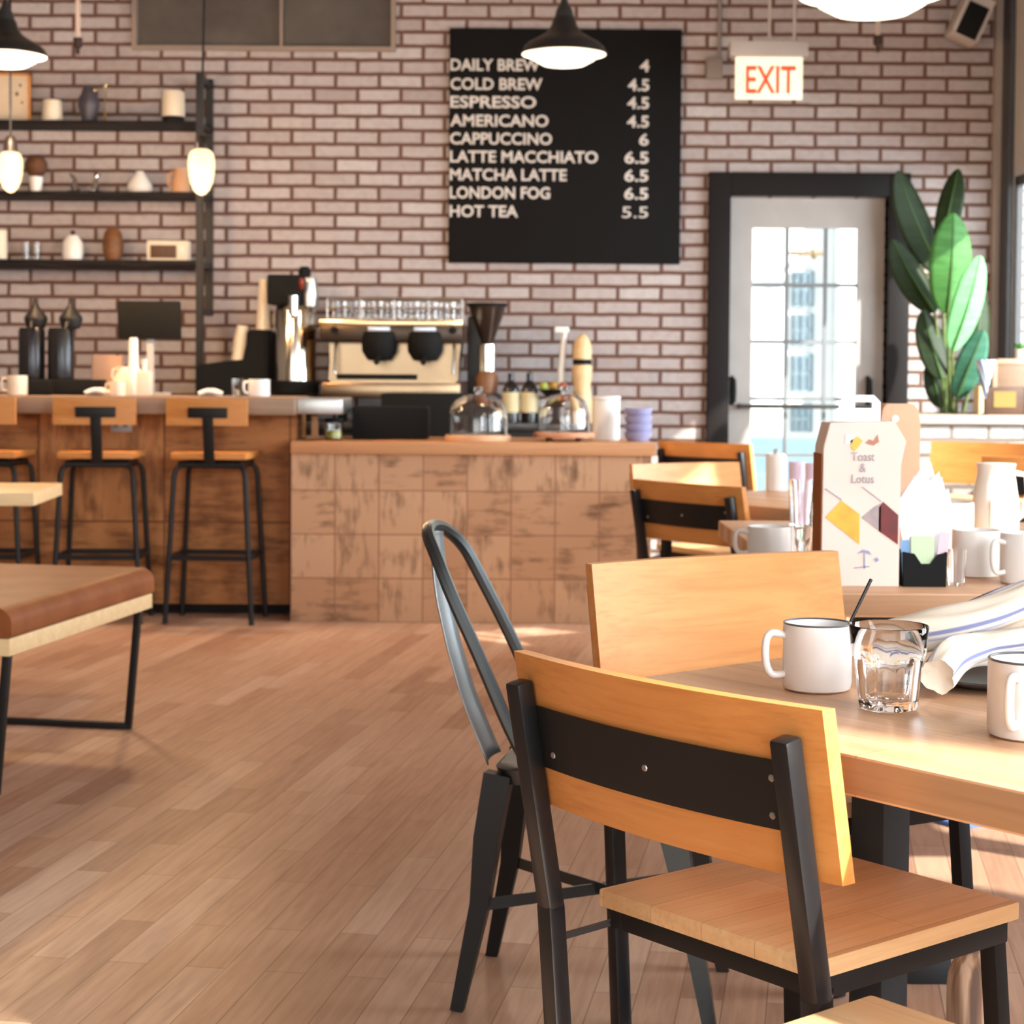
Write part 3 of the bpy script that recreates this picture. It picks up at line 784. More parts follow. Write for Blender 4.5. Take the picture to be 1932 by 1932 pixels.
# ------------------------------------------------------------------ lamps
def emis(name, col, s):
    t = NT(name); n = t.n('ShaderNodeTexNoise', Scale=5.0); t.l(t.coord(), n.inputs['Vector'])
    c = t.ramp(n.outputs[0], [(.2, tuple(x * .96 for x in col[:3]) + (1,)), (.8, col)])
    t.p.inputs['Base Color'].default_value = (.05, .045, .04, 1); t.l(c, t.p.inputs['Emission Color']); t.p.inputs['Emission Strength'].default_value = s
    return t.m
DIFF = emis('lit_diffuser', (1, .88, .68, 1), 1.2)
BULB = emis('edison_bulb_glow', (1, .70, .36, 1), .95)
DOME = flat('dark_enamel', (.020, .018, .018, 1), .35, .2)
LINER = flat('white_enamel_liner', (.85, .82, .76, 1), .5)
def pendant(px, py, Y, r, label, watt, shade=DOME):
    p = P(px, py, Y)
    t = thing('pendant_lamp', label, 'lamp', p, 0, 'dome pendant lamps')
    out = [(.235, .86), (.27, .80), (.30, .66), (.34, .60), (.42, .50), (.62, .38), (.82, .27), (.93, .17), (.985, .05), (1.0, 0)]
    inn = [(.97, .0), (.955, .05), (.90, .16), (.79, .25), (.6, .35), (.40, .47), (.30, .56), (0, .6)]
    MB().lathe([(a * r, b * r) for a, b in [(0, .86)] + out + [inn[0]]], 40).build('shade', shade, t)
    MB().lathe([(a * r, b * r) for a, b in inn], 40).build('shade_liner', LINER, t)
    MB().lathe([(0, 1.30 * r), (.06 * r, 1.30 * r), (.10 * r, 1.18 * r), (.19 * r, 1.02 * r), (.22 * r, .86 * r), (0, .86 * r)], 24).build('cap', flat('lamp_cap', (.05, .05, .052, 1), .4, .5), t)
    MB().tube([(0, 0, 1.28 * r), (0, 0, 3.9 - p.z)], .006, 8).build('cord', BLACKP, t)
    MB().lathe([(.80 * r, .02 * r), (.80 * r, .0), (.72 * r, -.12 * r), (.5 * r, -.24 * r), (.2 * r, -.28 * r), (0, -.29 * r)], 32).build('diffuser', DIFF, t)
    l = bpy.data.lights.new('lamp_light', 'POINT'); l.energy = watt; l.color = (1, .78, .55); l.shadow_soft_size = .1
    o = bpy.data.objects.new('lamp_light', l); C.objects.link(o); o.parent = t; o.location = (0, 0, -.4 * r - .1)
    return t
pendant(1064, 103, 8.2, .192, 'dark dome pendant lamp hanging in front of the menu board', 12)
pendant(10, 106, 8.4, .19, 'dark dome pendant lamp cut off at the upper left corner', 28)
pendant(1645, -8, 6.0, .243, 'large glowing pendant lamp cut off by the top edge of the photo', 10)
def edison(px, py, Y, label, k=1.0, tilt=0):
    p = P(px, py, Y)
    t = thing('bulb_pendant', label, 'lamp', p, 0, 'bare bulb pendants over the bar')
    prof = [(0, -.105), (.016, -.10), (.034, -.082), (.048, -.052), (.056, -.01), (.058, .03), (.055, .06), (.046, .08), (.030, .09), (.026, .092)]
    MB().lathe([(a * k, b * k) for a, b in prof], 24).build('bulb', BULB, t)
    MB().lathe([(0, .165), (.016, .165), (.028, .145), (.032, .12), (.034, .085), (0, .085)], 20).build('socket', flat('socket_dark', (.04, .03, .025, 1), .4, .6), t)
    MB().tube([(0, 0, .16), (tilt, 0, 3.9 - p.z)], .0055, 8).build('cord', BLACKP, t)
    l = bpy.data.lights.new('lamp_light', 'POINT'); l.energy = 24; l.color = (1, .58, .26); l.shadow_soft_size = .06
    o = bpy.data.objects.new('lamp_light', l); C.objects.link(o); o.parent = t; o.location = (0, -.12, -.16)
edison(20, 322, 8.75, 'glowing bare bulb on a cord at the far left above the bar')
edison(380, 322, 8.75, 'glowing bare bulb on a cord in front of the shelf end', 1.12, .03)

# ------------------------------------------------------------------ wall shelf and what stands on it
SFY, SRY = 10.62, 10.955
sx1 = PX(377, SFY, 400)
sh = thing('wall_shelf', 'black metal shelf unit with three boards on the brick wall', 'shelf', (sx1, SRY, 0))
sz = [PZ(227, SFY, 200), PZ(361, SFY, 200), PZ(490, SFY, 200)]
for z, tk in zip(sz, (.02, .028, .026)):
    b = MB().box2((-2.2, SFY - SRY, z - tk), (0, 0, z), .002); b.build('shelf_board', FRAME, sh, smooth=0)
zt_ = PZ(138, SFY, 377)
MB().beam((0, SFY - SRY, .90), (0, SFY - SRY, zt_), .042, .035).build('post', BLACK, sh, smooth=0)
zr0, zr1 = PZ(596, SRY, 397), PZ(150, SRY, 397)
MB().beam((0, 0, zr0), (0, 0, zr1), .042, .035).build('post', BLACK, sh, smooth=0)
MB().beam((-2.15, SFY - SRY, .90), (-2.15, SFY - SRY, zt_), .042, .035).build('post', BLACK, sh, smooth=0)
b = MB()
for z in (zr0 + .015, zt_ - .03): b.beam((0, SFY - SRY, z), (0, 0, z), .03, .03)
for z in sz: b.beam((0, SFY - SRY, z - .02), (0, 0, z - .02), .02, .03)
b.build('side_rail', BLACK, sh, smooth=0)
IY = 10.74
def on_shelf(i): return sz[i] + .0005
def at(px, i, Y=IY): return (PX(px, Y, 300), Y, on_shelf(i))
KS = IY / FPX                                        # metres per pixel there
fr = thing('picture_frame', 'wooden framed print leaning at the left end of the top shelf', 'picture frame', at(22, 0), 0)
w_, h_ = 70 * KS, 92 * KS
b = MB()
for s in (-1, 1): b.box2((s * w_ / 2 - .014 * (s > 0), -.0, 0), (s * w_ / 2 + .014 * (s < 0), .02, h_))
for z in (0, h_ - .014): b.box2((-w_ / 2, 0, z), (w_ / 2, .02, z + .014))
b.build('frame', OAK, fr, smooth=0)
MB().box2((-w_ / 2 + .014, .008, .014), (w_ / 2 - .014, .014, h_ - .014)).build('print', flat('print_paper', srgb(216, 196, 170), .7), fr, smooth=0)
b = MB()
for x, z, d in ((.05, h_ - .07, .014), (.03, h_ - .12, .018), (.06, h_ - .17, .012)): b.box((x, .006, z), (d, .003, d * 1.2), .001)
b.build('print_marks', flat('print_ink', (.12, .07, .04, 1), .8), fr, smooth=0)
def lathe_thing(name, label, cat, loc, prof, mat, part='body', extra=None, group=None, n=28):
    t = thing(name, label, cat, loc, 0, group)
    MB().lathe(prof, n).build(part, mat, t)
    for nm, pr, m in (extra or []): MB().lathe(pr, n).build(nm, m, t)
    return t
k = KS
lathe_thing('canister', 'squat cream canister with dark knob on the top shelf', 'canister', at(99, 0), [(0, 0), (19 * k, 0), (20 * k, 3 * k), (17 * k, 40 * k), (15 * k, 42 * k), (0, 42 * k)], CREAM,
            extra=[('knob', [(0, 42 * k), (3 * k, 42 * k), (4 * k, 48 * k), (0, 51 * k)], DARKW)])
v = lathe_thing('vase', 'dark blue grey rounded bird figure on the top shelf', 'figurine', at(167, 0), [(0, 0), (12 * k, 0), (12 * k, 4 * k), (15 * k, 16 * k), (20 * k, 32 * k), (19 * k, 45 * k), (13 * k, 55 * k), (12 * k, 62 * k), (8 * k, 68 * k), (0, 70 * k)], flat('slate_glaze', srgb(68, 64, 74), .45))
MB().lathe([(0, 0), (5 * k, 1 * k), (2.5 * k, 7 * k), (0, 11 * k)], 10, M=Matrix.Translation((9 * k, 0, 60 * k)) @ Matrix.Rotation(R(70), 4, 'Y')).build('beak', BRASS, v)
v.name = 'bird_figurine'
br_ = thing('brass_ornament', 'thin brass ornament beside the dark bird figure', 'ornament', at(199, 0))
MB().tube([(0, 0, 0), (-2 * k, 0, 30 * k), (2 * k, 0, 55 * k), (-3 * k, 0, 66 * k), (3 * k, 0, 74 * k)], [.012, .004, .004, .008, .003], 8).build('stem', BRASS, br_)
cn = thing('canister', 'white canister on a dark base at the right end of the top shelf', 'canister', at(327, 0))
MB().lathe([(0, 0), (21 * k, 0), (21 * k, 12 * k), (0, 12 * k)], 28).build('base', FRAME, cn)
MB().lathe([(0, 12 * k), (21 * k, 12 * k), (22 * k, 15 * k), (21 * k, 58 * k), (19 * k, 60 * k), (0, 60 * k)], 28).build('body', CREAM, cn)
pt_ = thing('globe_ornament', 'dark round ball on a small white cup on the middle shelf', 'ornament', at(68, 1))
MB().lathe([(0, 0), (10 * k, 0), (13 * k, 26 * k), (13 * k, 30 * k), (0, 30 * k)], 20).build('cup', WHITE, pt_)
MB().lathe([(21 * k * math.sin(PI * i / 14), 50 * k - 21 * k * math.cos(PI * i / 14)) for i in range(15)], 24).build('ball', wood('woven_dark', srgb(80, 50, 30), srgb(110, 72, 46), 0, .7, 2), pt_)
for i, (px, sgn) in enumerate(((141, 1), (180, -1))):
    fg = thing('metal_figurine', ('left' if i == 0 else 'right') + ' shiny metal figurine of the pair on the middle shelf', 'figurine', at(px, 1), 0, 'metal figurines on the middle shelf')
    MB().box((0, 0, 2 * k), (22 * k, 20 * k, 4 * k), .003).build('base', MATTE, fg)
    MB().tube([(sgn * 4 * k, 0, 4 * k), (sgn * -2 * k, 0, 14 * k), (sgn * 1 * k, 0, 24 * k), (sgn * -4 * k, 0, 33 * k)], [8 * k, 6 * k, 4 * k, 3 * k], 10).build('body', CHROME, fg)
    MB().tube([(sgn * -4 * k, 0, 31 * k), (sgn * -10 * k, 0, 36 * k)], [3 * k, 1.5 * k], 8).build('head', CHROME, fg)
lathe_thing('vase', 'white teardrop vase on the middle shelf', 'vase', at(264, 1), [(0, 0), (18 * k, 0), (24 * k, 8 * k), (23 * k, 16 * k), (14 * k, 30 * k), (8 * k, 38 * k), (7 * k, 41 * k), (0, 40 * k)], WHITE)
pi = lathe_thing('pitcher', 'tan pitcher behind the right glowing bulb on the middle shelf', 'pitcher', at(341, 1), [(0, 0), (15 * k, 0), (18 * k, 10 * k), (17 * k, 24 * k), (12 * k, 38 * k), (14 * k, 47 * k), (0, 45 * k)], flat('tan_glaze', srgb(206, 158, 120), .45))
MB().tube([(-13 * k, 0, 40 * k), (-24 * k, 0, 36 * k), (-24 * k, 0, 18 * k), (-17 * k, 0, 12 * k)], 2.5 * k, 8).build('handle', flat('tan_glaze', srgb(206, 158, 120)), pi)
lathe_thing('canister', 'cream cylinder at the left end of the lowest shelf', 'canister', at(1, 2), [(0, 0), (12 * k, 0), (12 * k, 54 * k), (10 * k, 56 * k), (0, 56 * k)], CREAM)
for px, nm in ((48, 'left'), (68, 'right')):
    lathe_thing('drinking_glass', nm + ' small clear glass of two on the lowest shelf', 'glass', at(px, 2), [(0, 0), (7 * k, 0), (8.5 * k, 34 * k), (7.8 * k, 34 * k), (6.5 * k, 3 * k), (0, 3 * k)], GLASS, group='small glasses on the lowest shelf')
jr = lathe_thing('lidded_jar', 'white rounded jar with dark knob on the lowest shelf', 'jar', at(137, 2), [(0, 0), (17 * k, 0), (20 * k, 12 * k), (19 * k, 34 * k), (12 * k, 44 * k), (11 * k, 47 * k), (0, 48 * k)], WHITE,
            extra=[('lid_knob', [(0, 48 * k), (3 * k, 48 * k), (5 * k, 55 * k), (0, 58 * k)], DARKW)])
lathe_thing('vase', 'brown egg shaped vase on the lowest shelf', 'vase', at(213, 2), [(0, 0), (14 * k, 0), (19 * k, 18 * k), (20 * k, 34 * k), (16 * k, 52 * k), (11 * k, 60 * k), (8 * k, 58 * k), (0, 50 * k)], wood('brown_vase', srgb(96, 60, 32), srgb(128, 84, 50), 0, .5))
rd = thing('radio', 'small white radio with brown speaker front on the lowest shelf', 'radio', at(319, 2))
MB().box2((-39 * k, -.05, 0), (39 * k, .05, 38 * k), .008).build('case', CREAM, rd)
MB().box2((-32 * k, -.056, 5 * k), (17 * k, -.048, 29 * k), .002).build('speaker_front', DARKW, rd)
MB().lathe([(0, .012), (4 * k, .012), (4.5 * k, 0)], 16, M=Matrix.Translation((28 * k, -.05, 22 * k)) @ Matrix.Rotation(R(90), 4, 'X')).build('dial', WHITE, rd)

# ------------------------------------------------------------------ on the bar
BZ = BT1 + .0008
def onbar(px, Y): return (PX(px, Y, 730), Y, BZ)
kb = 9.0 / FPX
ap = thing('drip_stand', 'black stand under the two airpots on the bar', 'stand', onbar(124, 9.02))
MB().box2((-70 * kb, -.09, 0), (70 * kb, .09, .075), .006).build('base', MATTE, ap)
for px, hx, lab in ((60, 8, 'left black airpot coffee dispenser on the bar'), (115, 19, 'right black airpot coffee dispenser on the bar')):
    a = thing('airpot', lab, 'coffee dispenser', (PX(px, 9.02, 700), 9.02, BZ + .0755), 0, 'airpots on the bar')
    MB().lathe([(0, 0), (24 * kb, 0), (24.5 * kb, 4 * kb), (24.5 * kb, 90 * kb), (22 * kb, 97 * kb), (0, 97 * kb)], 32).build('body', flat('airpot_black', (.014, .014, .018, 1), .22, .3), a)
    MB().lathe([(0, 92 * kb), (17 * kb, 97 * kb), (22 * kb, 112 * kb), (21 * kb, 118 * kb), (10 * kb, 132 * kb), (5 * kb, 140 * kb), (4 * kb, 152 * kb), (0, 153 * kb)], 28, (hx * kb, 0, 0)).build('pump_head', BLACKP, a)
    MB().tube([(hx * kb, -18 * kb, 108 * kb), (hx * kb, -30 * kb, 106 * kb), (hx * kb, -36 * kb, 96 * kb)], .009, 8).build('spout', BLACKP, a)
mo = thing('pos_screen', 'black point of sale screen on a stand behind the bar', 'monitor', onbar(282, 9.1))
kz = 9.1 / FPX; zc = PZ(604, 9.1, 282) - BZ
b = MB(); b.box((0, 0, zc), (120 * kz, .03, 72 * kz), .01, rot=(R(6), 0, R(-3))); b.build('screen', MATTE, mo)
MB().beam((0, .03, 0.01), (0, .02, zc - .05), .035, .02, .004).build('stem', GREYP, mo)
MB().box((0, .03, .006), (.18, .14, .012), .004).build('foot', GREYP, mo)
pb = thing('paper_bag', 'plain beige paper bag standing between airpots and screen', 'bag', onbar(202, 9.155))
MB().prism([(-30 * kz, 0), (30 * kz, 0), (29 * kz, 74 * kz), (-28 * kz, 76 * kz)], .05, Matrix.Translation((0, -.015, 0)), .004).build('bag_body', flat('bag_beige', srgb(170, 136, 116), .8), pb)
def mug_parts(t, r, h, hang=180, mat=WHITE, rim=None, handle=1.0, n=36):
    MB().lathe([(0, 0), (r * .86, 0), (r * .96, h * .03), (r * 1.0, h * .12), (r, h * .9), (r * .985, h), (r * .94, h), (r * .93, h * .9), (r * .93, h * .12), (0, h * .07)], n).build('body', mat, t)
    a = R(hang); d = Vector((math.cos(a), math.sin(a), 0))
    pts = [d * (r * .97) + Vector((0, 0, h * .82)), d * (r * 1.34) + Vector((0, 0, h * .86)), d * (r * 1.52) + Vector((0, 0, h * .78)), d * (r * 1.56) + Vector((0, 0, h * .55)), d * (r * 1.50) + Vector((0, 0, h * .34)), d * (r * 1.32) + Vector((0, 0, h * .23)), d * (r * .97) + Vector((0, 0, h * .24))]
    MB().tube(crom(pts, 5), r * .115, 12).build('handle', mat, t)
    if rim: MB().tube([(r * .963 * math.cos(2 * PI * i / n), r * .963 * math.sin(2 * PI * i / n), h) for i in range(n)], r * .035, 6, True).build('rim', rim, t)
def mug(label, loc, r, h, hang=180, mat=WHITE, rim=None, group=None):
    t = thing('coffee_mug', label, 'mug', loc, 0, group); mug_parts(t, r, h, hang, mat, rim); return t
mug('cream mug on the bar at the far left', onbar(33, 8.72), 18 * kb, 36 * kb, 200, CREAM, group='mugs on the bar')
mug('white mug on the bar right of the second stool back', onbar(489, 8.75), 20 * kb, 32 * kb, 215, WHITE, group='mugs on the bar')
bxx = thing('napkin_box', 'small black box on the bar beside the cream mug', 'box', onbar(76, 8.82))
MB().box2((-21 * kb, -.04, 0), (21 * kb, .04, 27 * kb), .005).build('box', MATTE, bxx)
def tumbler(label, loc, r, h, group=None, facets=0):
    t = thing('drinking_glass', label, 'glass', loc, 0, group)
    MB().lathe([(0, 0), (r * .80, 0), (r * .84, h * .03), (r, h), (r * .95, h), (r * .77, h * .08), (0, h * .08)], 32).build('body', GLASS, t); return t
tumbler('clear water glass on the bar left of the white mug', onbar(449, 8.78), 12 * kb, 33 * kb)
for px, lab in ((184, 'folded white napkin on the bar above the middle stool'), (397, 'folded white napkin on the bar above the stool nearest the counter')):
    nk = thing('folded_napkin', lab, 'napkin', onbar(px, 8.80), R(8), 'folded napkins on the bar')
    def fn(u, v): return Vector(((u - .5) * 44 * kb, (v - .5) * .09, .012 + .018 * math.sin(PI * u) * (.6 + .4 * math.sin(5 * v + u * 4))))
    MB().grid(fn, 10, 6).build('cloth', PAPER, nk, solid=.02)
lathe_thing('bottle', 'tall white bottle with long neck on the bar below the screen', 'bottle', onbar(252, 8.95), [(0, 0), (15 * kb, 0), (15 * kb, 40 * kb), (9 * kb, 58 * kb), (8.5 * kb, 100 * kb), (7 * kb, 108 * kb), (0, 108 * kb)], WHITE)
bt = thing('bottle', 'square shouldered white bottle right of the tall white bottle', 'bottle', onbar(272, 8.8))
MB().box2((-12 * kb, -.035, 0), (13 * kb, .035, 46 * kb), .008).build('body', CREAM, bt)
MB().lathe([(5 * kb, 44 * kb), (5 * kb, 58 * kb), (6 * kb, 60 * kb), (6 * kb, 68 * kb), (0, 68 * kb)], 16).build('cap', WHITE, bt)
jg = lathe_thing('jug', 'cream jug with loop handle left of the white bottles', 'jug', onbar(231, 8.86), [(0, 0), (17 * kb, 0), (19 * kb, 14 * kb), (15 * kb, 34 * kb), (9 * kb, 46 * kb), (10 * kb, 54 * kb), (0, 52 * kb)], CREAM)
MB().tube([(-9 * kb, 0, 50 * kb), (-17 * kb, 0, 48 * kb), (-19 * kb, 0, 36 * kb), (-15 * kb, 0, 28 * kb)], 2.4 * kb, 8).build('handle', CREAM, jg)
mug('small cream mug in front of the cream jug on the bar', onbar(222, 8.72), 14 * kb, 26 * kb, 180, CREAM, group='mugs on the bar')

# ------------------------------------------------------------------ behind the bar: brewer, cups, espresso machine, grinder
BKZ = .9008
def onback(px, Y): return (PX(px, Y, 760), Y, BKZ)
ky = 10.55 / FPX
cb = thing('coffee_grinder_base', 'low black machine housing behind the bar, left of the steel brewer', 'machine', onback(450, 10.6))
zt = PZ(622, 10.5, 480) - BKZ; zl = PZ(682, 10.5, 420) - BKZ
b = MB().prism([(-70 * ky, 0), (62 * ky, 0), (62 * ky, zt), (24 * ky, zt), (20 * ky, zl), (-20 * ky, zl), (-70 * ky, zl - .02)], .34, Matrix.Translation((0, -.17, 0)), .012)
b.build('housing', MATTE, cb); cb.name = 'black_machine'
z0 = BKZ + zt
cs = thing('cup_stack', 'tall stack of paper cups on the black machine by the brewer', 'cups', (PX(497, 10.55, 580), 10.55, z0 + .0005), 0)
for i in range(5):
    MB().lathe([(0, .02 + .05 * i), (11 * ky - i * ky * 1.1, .02 + .05 * i), (14 * ky - i * ky * 1.3, .0 + .05 * i), (12.2 * ky - i * ky, .09 + .05 * i), (0, .09 + .05 * i)], 20).build('paper_cup', CREAM, cs)
cs2 = thing('cup_stack', 'leaning short stack of paper cups left of the black machine top', 'cups', (PX(450, 10.5, 640), 10.5, BKZ + zl + .008), 0)
for i in range(3):
    Mt = Matrix.Rotation(R(7), 4, 'Y') @ Matrix.Translation((0, 0, .05 * i))
    MB().lathe([(0, .0), (14 * ky, .0), (10.5 * ky, .10), (0, .10)], 20, M=Mt).build('paper_cup', CREAM, cs2)

cbz = BKZ
br2 = thing('coffee_brewer', 'tall stainless steel coffee brewer with black head behind the bar', 'coffee brewer', onback(556, 10.45))
kk = 10.45 / FPX
def zz(py): return PZ(py, 10.45, 560) - BKZ
MB().lathe([(0, zz(742)), (46 * kk, zz(742)), (46 * kk, zz(722)), (42 * kk, zz(718)), (0, zz(718))], 32).build('drip_base', MATTE, br2)
MB().box2((-40 * kk, -.1, 0), (40 * kk, .1, zz(741)), .005).build('foot', MATTE, br2)
MB().lathe([(0, zz(720)), (40 * kk, zz(720)), (40 * kk, zz(588)), (36 * kk, zz(578)), (0, zz(576))], 36).build('tank', flat('polished_steel', (.72, .66, .56, 1), .14, 1), br2)
MB().box2((-47 * kk, -.12, zz(576)), (14 * kk, .1, zz(520)), .01).build('brew_head', MATTE, br2)
MB().lathe([(0, zz(596)), (9 * kk, zz(596)), (10 * kk, zz(560)), (0, zz(558))], 16, (2 * kk, -.14, 0)).build('spout', CHROME, br2)
MB().lathe([(0, zz(578)), (16 * kk, zz(578)), (18 * kk, zz(555)), (14 * kk, zz(525)), (0, zz(522))], 20, (26 * kk, 0, 0)).build('valve_column', STEEL, br2)
MB().lathe([(0, zz(524)), (11 * kk, zz(522)), (12 * kk, zz(512)), (8 * kk, zz(503)), (0, zz(502))], 18, (18 * kk, 0, 0)).build('knob', MATTE, br2)
MB().tube([(18 * kk, -.13, zz(545)), (18 * kk, -.16, zz(538)), (18 * kk, -.165, zz(528))], .013, 8).build('red_lever', flat('lever_red', srgb(140, 50, 34), .4), br2)

em = thing('espresso_machine', 'polished two group espresso machine with cup rail behind the counter', 'espresso machine', onback(744, 10.45))
def ez(py): return PZ(py, 10.45, 744) - BKZ
def xx(px): return PX(px, 10.45, 700) - em.location.x
ESM = flat('warm_chrome', (.34, .235, .145, 1), .26, 1)
b = MB().prism([(xx(624), ez(722)), (xx(866), ez(722)), (xx(868), ez(640)), (xx(876), ez(622)), (xx(870), ez(604)), (xx(628), ez(604)), (xx(612), ez(622)), (xx(630), ez(640))], .38, Matrix.Translation((0, -.16, 0)), .012)
b.build('body', ESM, em)
MB().box2((xx(612), -.30, ez(648)), (xx(876), -.155, ez(612)), .018).build('group_hood', flat('hood_dark_chrome', (.06, .042, .03, 1), .3, .8), em)
MB().box2((xx(618), -.33, ez(750)), (xx(872), .20, ez(722)), .008).build('drip_tray', ESM, em)
MB().box2((xx(612), -.304, ez(618)), (xx(876), -.15, ez(606)), .01).build('hood_highlight', flat('gold_highlight', (.85, .66, .38, 1), .2, 1), em)  # gold highlight on the hood, put in as a bright strip
MB().box2((xx(640), -.166, ez(716)), (xx(790), -.158, ez(706)), .002).build('grate_slot', MATTE, em)
for px in (650, 845):
    MB().lathe([(0, 0), (.028, 0), (.022, ez(751)), (0, ez(751))], 14, (xx(px), -.1, 0)).build('foot', MATTE, em)
for px in (722, 806):
    g = MB().lathe([(0, ez(682)), (22 * kk, ez(680)), (32 * kk, ez(664)), (34 * kk, ez(640)), (31 * kk, ez(628)), (0, ez(628))], 24, (xx(px), -.26, 0)).build('brew_group', MATTE, em)
    MB().tube([(xx(px), -.28, ez(672)), (xx(px), -.40, ez(678)), (xx(px), -.47, ez(684))], [.013, .015, .017], 10).build('portafilter_handle', BLACKP, g)
    MB().box((xx(px), -.305, ez(623)), (40 * kk, .02, 8 * kk), .003).build('display', flat('button_panel', (.6, .66, .8, 1), .2, .4), g)
for px in (640, 858):
    MB().tube([(xx(px), -.20, ez(640)), (xx(px) + .004, -.27, ez(660)), (xx(px), -.29, ez(705))], .007, 8).build('steam_wand', CHROME, em)
    MB().lathe([(0, 0), (.018, 0), (.02, .03), (0, .035)], 14, M=Matrix.Translation((xx(px), -.30, ez(625))) @ Matrix.Rotation(R(90), 4, 'X')).build('steam_knob', MATTE, em)
b = MB()
for py in (566, 584): 
    z = ez(py); b.tube([(xx(622), -.15, z), (xx(872), -.15, z), (xx(872), .2, z), (xx(622), .2, z)], .006, 6, True)
for px in (622, 684, 747, 810, 872):
    for y in (-.15, .2): b.tube([(xx(px), y, ez(605)), (xx(px), y, ez(566))], .005, 6)
b.build('cup_rail', STEEL, em)
cupm = None
for j, y in enumerate((-.06, .08)):
    for i in range(7):
        px = 646 + i * 34 + 8 * j
        c = thing('demitasse_glass', 'small glass cup warming on top of the espresso machine', 'cup', (em.location.x + xx(px), 10.45 + y, BKZ + ez(604) + .001), 0, 'glass cups on the espresso machine')
        MB().lathe([(0, 0), (12 * kk, 0), (14 * kk, 34 * kk), (13 * kk, 34 * kk), (11 * kk, 3 * kk), (0, 3 * kk)], 18).build('body', GLASS, c)
kn = thing('knock_box', 'black knock box and pitcher tray under the espresso machine front', 'box', (PX(805, 9.9, 770), 9.95, 0))
MB().box2((-.24, -.14, 0), (.24, .14, PZ(742, 9.95, 805)), .008).build('box', MATTE, kn)

gr = thing('coffee_grinder', 'black coffee grinder with dark bean hopper right of the espresso machine', 'coffee grinder', onback(918, 10.5))
def gz(py): return PZ(py, 10.5, 918) - BKZ
MB().lathe([(0, gz(652)), (10 * kk, gz(652)), (34 * kk, gz(586)), (36 * kk, gz(578)), (0, gz(578))], 28).build('hopper', flat('hopper_smoke', (.03, .018, .014, 1), .15), gr)
MB().lathe([(0, gz(578)), (38 * kk, gz(578)), (38 * kk, gz(572)), (0, gz(571))], 28).build('hopper_lid', MATTE, gr)
MB().lathe([(0, gz(700)), (18 * kk, gz(700)), (18 * kk, gz(650)), (0, gz(650))], 24).build('collar', CHROME, gr)
MB().box2((-37 * kk, -.02, .001), (-6 * kk, .16, gz(596)), .02).build('body', BLACK, gr)
MB().box2((-37 * kk, -.12, 0), (26 * kk, .16, gz(742)), .012).build('base', BLACK, gr)
MB().lathe([(0, gz(742)), (20 * kk, gz(742)), (22 * kk, gz(712)), (17 * kk, gz(702)), (0, gz(700))], 20, (0, -.03, 0)).build('dosing_chamber', wood('brown_chamber', srgb(120, 78, 50), srgb(150, 100, 66), 0), gr)
for px in (964, 999):
    bo = thing('dark_bottle', ('left' if px < 980 else 'right') + ' dark bottle with cream label right of the grinder', 'bottle', onback(px, 10.4), 0, 'dark bottles beside the grinder')
    kq = 10.4 / FPX
    hb_ = PZ(778, 10.4, px) - BKZ
    MB().lathe([(0, 0), (16 * kq, 0), (16 * kq, hb_ + 42 * kq), (12 * kq, hb_ + 52 * kq), (6 * kq, hb_ + 60 * kq), (6 * kq, hb_ + 74 * kq), (0, hb_ + 74 * kq)], 24).build('body', flat('bottle_dark', (.012, .010, .010, 1), .2), bo)
    MB().lathe([(16.4 * kq, hb_), (16.4 * kq, hb_ + 38 * kq)], 24).build('label', flat('bottle_label', srgb(214, 200, 160), .7), bo)
mi = thing('pepper_mill', 'tall pale wooden mill with black ring behind the right glass dome', 'mill', onback(1098, 10.5))
kq = 10.5 / FPX; zm = lambda py: PZ(py, 10.5, 1096) - BKZ
MB().lathe([(0, 0), (20 * kq, 0), (20 * kq, zm(760)), (15 * kq, zm(730)), (18 * kq, zm(715)), (19 * kq, zm(695)), (16 * kq, zm(688)), (0, zm(688))], 26).build('body', PALEW, mi)
MB().lathe([(0, zm(688)), (18 * kq, zm(688)), (18 * kq, zm(678)), (0, zm(678))], 26).build('ring', MATTE, mi)
MB().lathe([(0, zm(678)), (17 * kq, zm(678)), (18 * kq, zm(660)), (15 * kq, zm(645)), (9 * kq, zm(634)), (0, zm(628))], 26).build('head', PALEW, mi)
fa = thing('drinks_tap', 'slim white tap with curved top behind the right glass dome', 'tap', onback(1056, 10.55))
MB().tube([(2 * kq, 0, 0), (2 * kq, 0, zm(700)), (6 * kq, 0, zm(650)), (8 * kq, 0, zm(628))], [.022, .020, .016, .016], 12).build('column', WHITE, fa)
MB().box((3 * kq, 0, zm(622)), (28 * kq, .05, 12 * kq), .008).build('handle', WHITE, fa)
for i, (px, py, col) in enumerate(((1030, 712, (150, 158, 60)), (1048, 716, (150, 112, 34)), (1068, 718, (156, 70, 40)))):
    fz = PZ(py, 10.3, px)
    fr2 = thing('fruit', ('yellow green', 'golden', 'rust red')[i] + ' fruit piled behind the right glass dome', 'fruit', (PX(px, 10.36, py), 10.36, BKZ), 0, 'fruit behind the glass dome')
fbz = PZ(735, 10.33, 1046)
fb = thing('fruit_bowl', 'dark bowl stand holding fruit behind the right glass dome', 'bowl', (PX(1044, 10.36, 730), 10.36, BKZ))
MB().lathe([(0, 0), (.06, 0), (.03, .03), (.03, fbz - BKZ - .05), (.090, fbz - BKZ), (.084, fbz - BKZ), (.03, fbz - BKZ - .035), (0, fbz - BKZ - .035)], 24).build('bowl', FRAME, fb)
